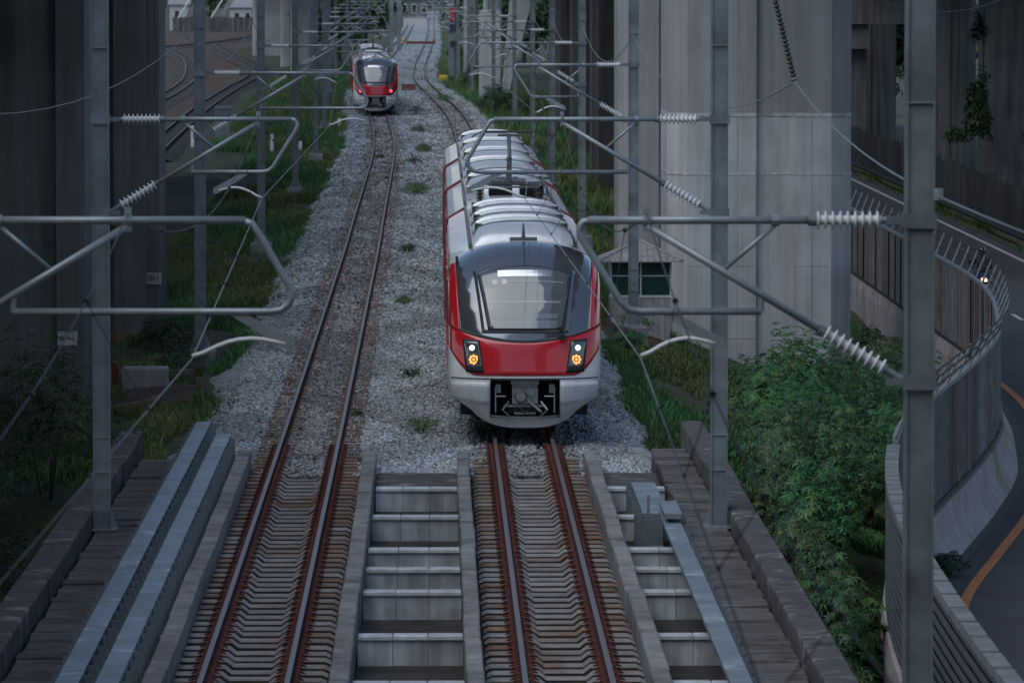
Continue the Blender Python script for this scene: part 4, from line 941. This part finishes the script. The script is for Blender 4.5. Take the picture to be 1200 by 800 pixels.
MB().cbox(-.42, .42, -.4, .4, 0, 2.2, .02).build('body', M['cab'], c); MB().cbox(-.5, .5, -.5, .5, 2.2, 2.36, .1).build('cap', M['galv'], c); MB().box(-.36, .36, -.425, -.405, .15, 2.05).build('door', M['galv'], c); MB().box(-.55, .55, -.5, .5, -.3, .05).build('plinth', M['conc'], c)
for i, (x, y, hh) in enumerate(((-13.4, 312, 1.2), (-5.9, 344, .75), (-7.3, 304, .5), (-8.7, 300, .9))):
    single('marker_post', ['thin white marker post left of the grey cabinet', 'short white marker post right of the far left mast', 'low white marker near the gravel edge', 'white marker post right of the grey cabinet'][i], 'post', MB().cbox(-.09, .09, -.06, .06, -.4, hh, .03), M['white'], (x, y, float(zg(x, y))))
pm = thing('point_machine', 'yellow point machine beside the far right track', 'point machine', (.55, 497, -.15)); MB().cbox(-.38, .38, -.5, .5, 0, .5, .1).build('housing', M['yellow'], pm); MB().box(.4, 1.0, -.3, .3, -.1, .35).build('motor', M['darkm'], pm)
pm = thing('point_machine', 'orange-yellow lever stand left of the distant track', 'point machine', (-5.0, 790, -.2)); MB().cbox(-.3, .3, -.3, .3, 0, .9, .1).build('housing', M['yellow'], pm); MB().box(.1, .3, -.1, .1, -.7, 0).build('stand', M['darkm'], pm)
single('cable_duct', 'long red duct lying across the distant track', 'duct', MB().box(-1.9, 2.2, -.3, .3, -.2, .22), M['rustp'], (-2.4, 792, -.05))
single('junction_box', 'reddish brick junction box right of the far train', 'box', MB().cbox(-.55, .55, -.8, .8, -.4, .5, .04).box(-.6, .6, -.85, .85, .5, .58), M['brick'], (-2.25, 452, -.2))
sg = thing('signal_post', 'grey signal post with red and white plates by the far right masts', 'signal', (1.05, 520, -.3))
MB().box(.0, .55, 0, .5, 0, 7.6).build('post', M['galv'], sg); MB().box(.55, 1.05, .2, .5, 0, 3.4).build('side_cabinet', M['galv'], sg)
MB().box(.12, .6, -.1, -.02, 5.2, 6.4).build('signal_plate', M['trainr'], sg); MB().box(.1, .5, -.1, -.02, 4.2, 4.9).build('signal_plate', M['blue'], sg); MB().box(.15, .65, -.12, -.02, 2.9, 3.4).build('signal_head', M['darkm'], sg)
for i, (x, y) in enumerate(((-5.6, 700), (-4.75, 716))):
    single('line_post', ['left of two plain posts between the far tracks', 'right of two plain posts between the far tracks'][i], 'post', ibeam(.55, .5, .06, 0, 8.4), M['galv'], (x, y, -.3))
# ------------------------------------------------------------------ motorcycle with rider, seen from behind
mc = thing('motorcycle', 'dark motorcycle with lit tail lamp riding away on the road', 'motorcycle', (17.85, 186, -1.9))
for y, nm in ((-.6, 'wheel'), (.65, 'wheel')):
    o = MB().tube([(-.05, y, .29), (.05, y, .29)], .29, 20).build(nm, M['rubber'], mc); MB().tube([(-.055, y, .29), (.055, y, .29)], .17, 16).build('rim', M['steel'], o)
MB().tube([(0, -.75, .72), (0, -.5, .78), (0, .0, .72), (0, .3, .5), (0, .5, .8), (0, .62, 1.0)], [.1, .16, .15, .13, .16, .08], 10).box(-.16, .16, -.35, .35, .3, .55).build('body', M['blue'], mc, True)
MB().tube([(-.36, .42, 1.02), (-.2, .5, 1.05), (.2, .5, 1.05), (.36, .42, 1.02)], .02, 6).build('handlebar', M['darkm'], mc)
for s in (-1, 1):
    MB().tube([(s*.3, .45, 1.04), (s*.36, .45, 1.22)], .012, 5).cbox(s*.36-.07, s*.36+.07, .44, .47, 1.2, 1.3, .01).build('mirror', M['darkm'], mc)
    MB().cbox(s*.2-.05, s*.2+.05, -.8, -.74, .62, .7, .01).build('indicator', M['trainr'], mc)
MB().cbox(-.1, .1, -.86, -.8, .66, .78, .02).build('tail_lamp', mat('tail_lamp', (.9, .5, .4), .3, emit=((1, .5, .4), 2.), var=0.), mc)
MB().cbox(-.09, .09, -.8, -.785, .42, .56, .005).build('number_plate', M['white'], mc); MB().tube([(.16, .1, .3), (.2, -.7, .4)], .05, 8).build('exhaust', M['steel'], mc)
def skinned(name, joints, edges, m, parent, sub=2):
    me = bpy.data.meshes.new(name); me.from_pydata([j[0] for j in joints], edges, []); o = link(name, me, parent); me.materials.append(m)
    sk = o.modifiers.new('skin', 'SKIN'); ss = o.modifiers.new('sub', 'SUBSURF'); ss.levels = ss.render_levels = sub
    L = me.skin_vertices[0].data
    for v, j in zip(L, joints): r_ = j[1]; v.radius = r_ if isinstance(r_, tuple) else (r_, r_)
    L[0].use_root = True; sk.use_smooth_shade = True; return o
pr = thing('person', 'rider in black jacket and helmet seated on the motorcycle', 'person', (17.85, 186, -1.9))
J = [((0, -.22, .86), .16), ((0, -.16, 1.1), (.17, .13)), ((0, -.08, 1.34), (.2, .13)), ((0, -.03, 1.44), .07), ((0, -.01, 1.5), .06),
     ((-.21, -.06, 1.36), .075), ((-.3, .14, 1.16), .058), ((-.32, .38, 1.06), .045), ((-.33, .45, 1.05), .045), ((.21, -.06, 1.36), .075), ((.3, .14, 1.16), .058), ((.32, .38, 1.06), .045), ((.33, .45, 1.05), .045)]
skinned('upper_body', J, [(0,1),(1,2),(2,3),(3,4),(2,5),(5,6),(6,7),(7,8),(2,9),(9,10),(10,11),(11,12)], M['black'], pr)
J = [((0, -.2, .84), .15), ((-.14, -.05, .82), .1), ((-.2, .22, .74), .085), ((-.19, .1, .4), .06), ((-.19, .06, .3), .05), ((-.19, .2, .28), .045), ((.14, -.05, .82), .1), ((.2, .22, .74), .085), ((.19, .1, .4), .06), ((.19, .06, .3), .05), ((.19, .2, .28), .045)]
skinned('trousers', J, [(0,1),(1,2),(2,3),(3,4),(4,5),(0,6),(6,7),(7,8),(8,9),(9,10)], M['blue'], pr)
hm = MB()
for j in range(9):
    a = math.pi*j/8
    for k in range(14): b = 2*math.pi*k/14; hm.v.append((.135*math.sin(a)*math.cos(b), .01+.155*math.sin(a)*math.sin(b), 1.63+.15*math.cos(a)))
hm.f = [(j*14+k, (j+1)*14+k, (j+1)*14+(k+1) % 14, j*14+(k+1) % 14) for j in range(8) for k in range(14)]; hm.mi = [0]*len(hm.f); hm.build('helmet', M['helmet'], pr, True)
# ------------------------------------------------------------------ vegetation
def blades(x, y, z, hh, wd, nb, spread, tintbase):
    """tufts: arrays of tuft positions; nb bent blades each"""
    n = len(x); a = rng.random((n, nb))*2*np.pi; r0 = rng.random((n, nb))*.08; ln = hh[:, None]*(.55+.6*rng.random((n, nb))); sp = spread*(.3+.9*rng.random((n, nb)))
    cx = x[:, None]+r0*np.cos(a); cy = y[:, None]+r0*np.sin(a); b = rng.random((n, nb))*np.pi; wx, wy = wd*np.cos(b), wd*np.sin(b)
    P = np.empty((n, nb, 5, 3)); 
    mx, my = cx+sp*.35*ln*np.cos(a), cy+sp*.35*ln*np.sin(a); tx, ty = cx+sp*ln*np.cos(a), cy+sp*ln*np.sin(a)
    P[:, :, 0] = np.stack([cx-wx, cy-wy, np.broadcast_to(z[:, None], cx.shape)-.03], -1); P[:, :, 1] = np.stack([cx+wx, cy+wy, np.broadcast_to(z[:, None], cx.shape)-.03], -1)
    P[:, :, 2] = np.stack([mx-wx*.8, my-wy*.8, z[:, None]+ln*.62], -1); P[:, :, 3] = np.stack([mx+wx*.8, my+wy*.8, z[:, None]+ln*.62], -1)
    P[:, :, 4] = np.stack([tx, ty, z[:, None]+ln*(1-.25*sp)], -1)
    k = np.arange(n*nb)*5; F = np.concatenate([np.stack([k, k+1, k+3], 1), np.stack([k, k+3, k+2], 1), np.stack([k+2, k+3, k+4], 1)])
    t = tintbase[:, None, :]*(.7+.6*rng.random((n, nb, 1))); t = np.repeat(t.reshape(-1, 3), 5, 0)
    return P.reshape(-1, 3), F, t
def grass(name, label, n, xf, y0, y1, hmin, hmax, pw=1.5, nb=6, thr=-.9):
    y = y0+(y1-y0)*rng.random(n)**pw; u = rng.random(n); lo, hi = xf(y); x = lo+(hi-lo)*u
    f = np.sin(x*1.1+y*.13)+np.sin(y*.31-x*.7)+np.sin(x*2.3+y*.57)*.6+rng.normal(0, .5, n)
    k = f > thr
    for cx, cy, rx, ry_ in ((-6.1, 123, .9, 5), (-5.6, 139, .6, 8), (-6.6, 114, .7, 3.5), (5.3, 150, .8, 4)): k &= ((x-cx)/rx)**2+((y-cy)/ry_)**2 > 1
    x, y, f = x[k], y[k], f[k]; z = zg(x, y); far = np.clip((y-100)/250, 0, 1)
    hh = (hmin+(hmax-hmin)*np.clip(.5+.3*f, 0, 1))*(1+.25*rng.normal(size=len(x))).clip(.4, 1.7)
    tb = np.stack([.9+.35*np.clip(np.sin(x*.8+y*.11), -1, 1), np.ones(len(x)), .8+.0*x], 1)*(1+.22*np.sin(x*.9-y*.23))[:, None]
    V, F, T = blades(x, y, z, hh, .016, nb, .55, tb); 
    return tag(link(name, npmesh(name, V, F, M['grass'], T)), label, 'grass', kind='stuff')
lcv = lambda y: smooth_interp(y, LY, LX); rcv = lambda y: smooth_interp(y, RY, RX)
grass('grass', 'long green grass between the left piers and the ballast', 25000, lambda y: (np.where(y < 150, -7.9, -9.5), lcv(y)-np.where(y<114,2.6,2.05)-.35*np.sin(y*.3)), 101.5, 300, .12, .36, 1.5)
grass('grass', 'far grass along the left mast row', 10000, lambda y: (lcv(y)-9, lcv(y)-2.1), 300, 600, .3, .7, 1.3, 6)
grass('grass', 'green grass right of the near train up to the huge pier', 24000, lambda y: (rcv(y)+2.35+.3*np.sin(y*.4), np.minimum(fenx(y)-.3, 13)), 101.5, 235, .08, .26, 1.5)
grass('grass', 'far grass right of the distant track', 9000, lambda y: (rcv(y)+1.9, rcv(y)+9), 235, 620, .3, .8, 1.3, 6)
grass('weeds', 'straggling low weeds in the gravel between the two trains', 9000, lambda y: (lcv(y)+1.15, rcv(y)-1.2), 165, 420, .12, .3, 1.2, 6, 1.05)
grass('weeds', 'thin weeds along the gravel of the distant track', 7000, lambda y: (lcv(y)-1.4, rcv(y)+2.3), 430, 1000, .25, .55, 1.3, 5, .95)
grass('grass', 'weedy verge along the foot of the sheet wall', 3500, lambda y: (22.6+0*y, 23.5+0*y), 190, 330, .2, .6, 1.2, 6)

def leaf_cloud(n, cx, cy, cz, rx, ry_, rz_, size, nl, seed, lw=.16, droop=.35):
    """palmate leaves on the outside and inside of an uneven mound"""
    g = np.random.default_rng(seed); d = g.normal(size=(n, 3)); d[:, 2] = np.abs(d[:, 2])*1.1-.25; d /= np.linalg.norm(d, axis=1)[:, None]
    lump = 1+.22*np.sin(4*np.arctan2(d[:, 1], d[:, 0])+seed)+.2*np.sin(7*d[:, 2]+3*d[:, 0]+seed*2)
    rr = (g.random(n)**.45)*lump; c = np.stack([cx+d[:, 0]*rx*rr, cy+d[:, 1]*ry_*rr, cz+d[:, 2]*rz_*rr], 1)
    up = d*.6+np.array([0, -.25, .75])+g.normal(0, .28, (n, 3)); up /= np.linalg.norm(up, axis=1)[:, None]
    a = np.cross(up, g.normal(size=(n, 3))); a /= np.linalg.norm(a, axis=1)[:, None]; b = np.cross(up, a)
    sc = size*(.6+.7*g.random(n)); P = []; 
    for k in range(nl):
        w = (k/(nl-1)-.5)*2*2.2 if nl > 1 else 0.; L = 1-.3*abs(k/(nl-1)-.5)*2 if nl > 1 else 1.
        dr = a*math.cos(w)+b*math.sin(w); pe = -a*math.sin(w)+b*math.cos(w)
        q0 = c; q1 = c+(dr*.5*L+pe*lw-up*.06*droop)*sc[:, None]; q2 = c+(dr*L-up*droop*L)*sc[:, None]; q3 = c+(dr*.5*L-pe*lw-up*.06*droop)*sc[:, None]
        P.append(np.stack([q0, q1, q2, q3], 1))
    P = np.stack(P, 1).reshape(-1, 3); F = np.arange(len(P)).reshape(-1, 4)
    t = (.65+.7*g.random((n, 1)))*np.stack([.85+.4*g.random(n), np.ones(n), .8+.3*g.random(n)], 1)
    yel = g.random(n) < .02; t[yel] *= np.array([2.4, 1.5, .6]); return P, F, np.repeat(t, nl*4, 0)
def shrub(label, x, y, rx, ry_, h_, n, size=.17, nl=7, m='leaf', lw=.13, seed=0, group='shrubs beside the bridge and the fence', zb=None, name='shrub'):
    z0 = float(zg(x, y)) if zb is None else zb; t = thing(name, label, 'shrub', (x, y, z0), group=group)
    size = size*random.Random(seed).uniform(.55, 1.0); P, F, T = leaf_cloud(int(n*1.8), 0, 0, h_*.42, rx, ry_, h_*.58, size, nl-2*(seed % 2), seed, lw); P[:, 2] = np.maximum(P[:, 2], .02); gv = np.random.default_rng(seed+999); T = T*(np.array([.75, .85, .75])+gv.random(3)*np.array([.6, .35, .6]))
    link('foliage', npmesh('foliage', P, F, M[m], T), t)
    mb = MB(); g = random.Random(seed)
    for k in range(5):
        a = g.uniform(0, 6.28); r_ = g.uniform(.3, .8); mb.tube([(0.06*math.cos(a), .06*math.sin(a), -.2), (r_*rx*.4*math.cos(a), r_*ry_*.4*math.sin(a), h_*.4), (r_*rx*.75*math.cos(a), r_*ry_*.75*math.sin(a), h_*.85)], [.03, .022, .01], 6)
    mb.build('stem', M['bark'], t); return t
SH = [  # x, y, rx, ry, h, n, size, leaflets, words
 (5.65, 87.5, .62, 1.2, 3.55, 520, .24, 8, 'long-leaved shrub drooping over the right parapet'),
 (5.9, 94, .85, 2.2, 3.1, 900, .17, 7, 'leafy shrub behind the right bridge mast'),
 (6.25, 101, .75, 2.4, 2.3, 900, .16, 7, 'shrub at the far end of the right walkway'),
 (6.9, 107, 1.0, 2.6, 2.2, 1200, .16, 7, 'broad shrub in the middle of the right thicket'),
 (8.2, 109, 1.1, 2.4, 1.9, 1000, .16, 7, 'shrub close to the curve of the fence'),
 (6.95, 113, .9, 2.8, 2.0, 900, .16, 7, 'shrub on the left flank of the right thicket'),
 (7.5, 117, 1.2, 2.8, 2.1, 1100, .16, 7, 'shrub before the foot of the huge pale pier'),
 (9.4, 119, 1.1, 2.8, 2.0, 1000, .16, 7, 'shrub right of the pier foot'),
 (7.3, 124, .9, 3.0, 1.9, 900, .16, 7, 'tall shrub silhouetted on the left of the huge pier'),
 (8.0, 128, 1.0, 3.0, 2.3, 1000, .16, 7, 'tallest shrub silhouetted against the huge pier'),
 (9.4, 130, 1.2, 3.0, 2.3, 1000, .16, 7, 'shrub silhouetted against the right edge of the huge pier'),
 (11.0, 131, 1.1, 3.0, 1.5, 900, .16, 7, 'low shrub by the brown foot of the fence'),
 (11.6, 142, 1.1, 4., 1.4, 900, .16, 7, 'low shrub between the huge pier and the fence'),
 (12.2, 156, .9, 5., 1.1, 800, .16, 7, 'low green growth along the fence foot'),
 (5.55, 79, .5, 2.0, 2.6, 600, .2, 7, 'dark shrub beside the right parapet'),
 (5.6, 71.5, .45, 2.2, 2.2, 500, .22, 5, 'dark broad-leaved plant in the lower right gap'),
 (7.0, 99, .6, 2.2, 2.4, 700, .16, 7, 'shrub touching the louvre fence'),
 (6.4, 90, .4, 2., 2.5, 500, .17, 7, 'narrow shrub squeezed beside the louvre fence'),
 (5.2, 149.3, .5, .6, .75, 200, .13, 5, 'low shrub at the foot of the small hut'),
 (5.9, 83.5, .7, 2.2, 3.0, 800, .19, 7, 'dark leafy shrub beside the second parapet block'),
 (5.75, 75, .6, 2.2, 2.7, 700, .19, 7, 'dark shrub filling the gap before the louvre fence'),
 (5.7, 66.5, .5, 2.4, 2.3, 600, .2, 5, 'broad-leaved plant in the lower right corner gap'),
 (6.3, 97, .8, 2.0, 2.7, 900, .17, 7, 'shrub behind the long-leaved one'),
 (4.75, 141, .45, .8, .6, 160, .13, 5, 'small bush left of the small hut')]
for i, (x, y, rx, ry_, h_, n, size, nl, lab) in enumerate(SH): shrub(lab, x, y, rx, ry_, h_, n, size, nl, 'leaf', seed=i+1, lw=.11 if nl == 8 else .14)
SL = [(-6.9, 100, 1.0, 2.5, 3.0, 900, 'dark shrub behind the left bridge mast'), (-8.0, 98, 1.2, 3, 3.2, 900, 'dark shrub at the far left edge'), (-7.0, 91, .9, 3, 2.8, 800, 'black-green shrub left of the left parapet'), (-6.6, 84, .7, 3, 2.6, 700, 'black-green shrub low in the left corner'),
      (-8.0, 107, 1.1, 2.5, 1.6, 700, 'dark green shrub at the foot of the near left pier'), (-6.1, 103.8, .8, 1.6, 1.2, 600, 'low dark bush at the far end of the left walkway'), (-6.5, 138, .8, 1.5, 1.0, 350, 'low bush at the foot of the stained pier'), (-5.9, 131, .6, 1.5, .8, 300, 'small bush left of the mast footing')]
for i, (x, y, rx, ry_, h_, n, lab) in enumerate(SL): shrub(lab, x, y, rx, ry_, h_, n, .15, 5, 'leafd', seed=40+i)
def at_px(px, py, z=-.18):      # ground position of a plant, worked out once from the photograph
    d = (8.54-z)*6667/(py+22); return (px-512)*d/6667, d
WD = [(492, 508, .42, 'weed in the gravel nearest to the middle bridge trough'), (482, 443, .3, 'weed in the gravel left of the train headlights'), (473, 356, .28, 'sparse weed in the gravel left of the windscreen'), (478, 295, .4, 'weed in the gravel level with the train roof edge'), (487, 227, .62, 'dark bushy weed in the gravel beyond the near train nose'), (484, 192, .5, 'low weed patch in the gravel between the two trains'), (496, 178, .5, 'spreading weed beside the far end of the train roof'), (487, 135, .85, 'tall green weed in the gravel below the far train'), (490, 155, .5, 'flat weed mat in the gravel behind the tall weed'), (446, 186, .35, 'weed growing between the left rails'), (520, 118, .6, 'weed left of the far right masts'), (418, 488, .2, 'tiny weed beside the left track')]
for i, (px, py, r_, lab) in enumerate(WD):
    x, y = at_px(px, py); k = y/120; shrub(lab, x, y, r_*.9, r_*2.2*k**.5, r_*.85, int(70+90*r_), .11*k**.5, 4, 'leafd' if i % 2 else 'leaf', seed=80+i, group='weeds growing in the ballast', zb=-.2, name='weed')
for i, (x, y, lab) in enumerate(((3.0, 470, 'bush on the gravel right of the far right track'), (2.4, 540, 'bush by the foot of the far slim pier'), (4.2, 395, 'bush below the leaning concrete leg'), (5.6, 372, 'leafy bush with pale stalks by the right masts'), (2.2, 640, 'far bush beside the distant straight'), (-8.5, 640, 'far bush left of the distant tracks'))):
    shrub(lab, x, y, 1.1, 4, 1.9, 500, .3, 5, 'leafd', seed=120+i, group='far bushes along the line')
# vines on the far right pier
v = thing('hanging_vine', 'dark vines hanging in the gap between the far right piers', 'vine', (28.15, 296.5, .2))
P, F, T = leaf_cloud(560, 0, 0, .9, .7, .4, 2.6, .34, 5, 201); link('foliage', npmesh('foliage', P, F, M['leafd'], T), v)
P, F, T = leaf_cloud(160, -1.0, 0, .2, .6, .3, .5, .3, 5, 202); link('foliage', npmesh('foliage', P, F, M['leafd'], T), v)
P, F, T = leaf_cloud(260, .1, 0, 5.6, .4, .3, 1.2, .34, 1, 203); link('foliage', npmesh('foliage', P, F, M['leafd'], T), v)
MB().tube([(.3, 0, .2), (.35, 0, 7)], .05, 6).tube([(.3, 0, .3), (-1., 0, .4)], .03, 6).build('stem', M['bark'], v)
# verge weeds by the barrier
shrub('tuft of weeds in the gutter below the barrier', 9.0, 99.5, .3, .6, .42, 160, .16, 5, 'leafd', seed=210, zb=-1.89, name='weed', group='weeds along the road')
shrub('dark round bush at the right edge beyond the sheet wall', 31.0, 292, .9, 2, 4.0, 500, .3, 5, 'leafd', seed=211)

# ------------------------------------------------------------------ far background
def tree(label, x, y, h_, r_, seed):
    t = thing('tree', label, 'tree', (x, y, -.6), group='trees at the end of the line')
    mb = MB(); g = random.Random(seed); mb.tube([(0, 0, -.5), (.1, 0, h_*.4), (.15, .1, h_*.8)], [.25, .18, .06], 8)
    for k in range(5):
        a = g.uniform(0, 6.28); mb.tube([(.1, 0, h_*(.35+.06*k)), (r_*.7*math.cos(a), r_*.7*math.sin(a), h_*(.6+.06*k))], [.1, .03], 6)
    mb.build('trunk', M['bark'], t); P, F, T = leaf_cloud(1500, 0, 0, h_*.55, r_, r_, h_*.48, .75, 4, seed, .25); link('crown', npmesh('crown', P, F, M['leafd'], T), t)
tx = [(-58, 1000), (-50, 1150), (-43, 1080), (-37, 1190), (-31, 1240), (-25, 1250), (-20, 1300), (-14, 1230), (-9, 1320), (-4, 1300), (1.5, 1340), (7, 1280), (13, 1350), (19, 1300), (-66, 950), (-12, 1000), (-16, 900), (9, 1000), (-11, 640), (-9.5, 760), (-13, 820), (6.5, 640), (9, 590), (11.5, 660), (4.6, 760), (33, 420), (38, 455), (45, 500), (29.5, 390)]
pos = ['leftmost', 'second from left', 'third from left', 'fourth from left', 'fifth from left', 'sixth from left', 'seventh from left', 'eighth from left', 'ninth from left', 'tenth from left', 'eleventh from left', 'twelfth from left', 'thirteenth from left', 'fourteenth from left', 'fifteenth from left', 'sixteenth from left', 'seventeenth from left']+['%s from left' % q for q in ('eighteenth', 'nineteenth', 'twentieth', 'twenty-first', 'twenty-second', 'twenty-third', 'twenty-fourth', 'twenty-fifth', 'twenty-sixth', 'twenty-seventh', 'twenty-eighth')]+['rightmost']
for r_, i in enumerate(sorted(range(len(tx)), key=lambda k: tx[k][0]/tx[k][1])):
    x, y = tx[i]; tree('%s of the dark trees closing the view at the top' % pos[r_], x, y, (8.5+(i % 3))*(.8 if y < 900 else 1), (4.2+(i % 4)*.5)*(.62 if y < 900 else 1), 300+i)
w = thing('boundary_wall', 'low white wall at the far end of the tracks', 'wall', (-4.3, 1120, -.5)); MB().box(-2.3, 2.3, 0, .3, 0, 1.8).build('wall_panel', M['fwall'], w); MB().box(-2.4, 2.4, -.05, .35, 1.8, 2.0).build('coping', M['conc'], w)
def house(label, x, y, wd, h_, m='fwall'):
    t = thing('far_building', label, 'building', (x, y, -.6)); MB().box(-wd/2, wd/2, 0, 8, 0, h_).build('wall', M[m], t); MB().add([(-wd/2-.4, -.5, h_), (wd/2+.4, -.5, h_), (wd/2+.4, 8.5, h_), (-wd/2-.4, 8.5, h_), (-wd/2-.4, 4, h_+1.6), (wd/2+.4, 4, h_+1.6)], [(0,1,5,4), (2,3,4,5), (1,2,5), (3,0,4), (3,2,1,0)]).build('roof', M['hutroof'], t)
    k = -wd/2+.8
    while k < wd/2-1:
        o = MB().box(k, k+1, -.06, -.01, h_*.45, h_*.8).build('window', M['alu'], t); MB().box(k+.1, k+.9, -.09, -.065, h_*.48, h_*.77).build('pane', M['sidewin'], o); k += 2.
house('small white house behind the yard at the top left', -47.5, 1050, 3.4, 4.8); house('white shed right of the white stairs at top left', -36.5, 1060, 4, 4.2); house('low grey depot at the end of the line', -9, 1180, 14, 5.5, 'fdark')
st = thing('footbridge_stair', 'pale footbridge stair slanting down at the top left', 'stairs', (-42, 1040, -.5))
for dx in (0, -6.):
    MB().add([(dx+1.2, 0, 1.), (dx+1.9, 0, .6), (dx+6.4, 0, 8.0), (dx+5.6, 0, 8.4), (dx+1.2, 1.6, 1.), (dx+1.9, 1.6, .6), (dx+6.4, 1.6, 8.0), (dx+5.6, 1.6, 8.4)], [(0,1,2,3), (7,6,5,4), (0,3,7,4), (1,5,6,2)]).build('flight', M['conc'], st)
    MB().tube([(dx+.4, -.1, 0), (dx+.5, -.1, 1.8), (dx+5., -.1, 9)], .13, 6).build('handrail', M['white'], st)
MB().box(1.9, 2.2, .3, 1.2, -.3, 1.5).build('support', M['conc'], st)
yw = thing('yard_fence', 'dark board fence along the back of the yard', 'fence', (-48, 1035, -.6))
for k in range(26): MB().box(k*1.0, k*1.0+.94, 0, .1, 0, 2.6+random.uniform(-.1, .1)).build('board', M['wallsheet'], yw)
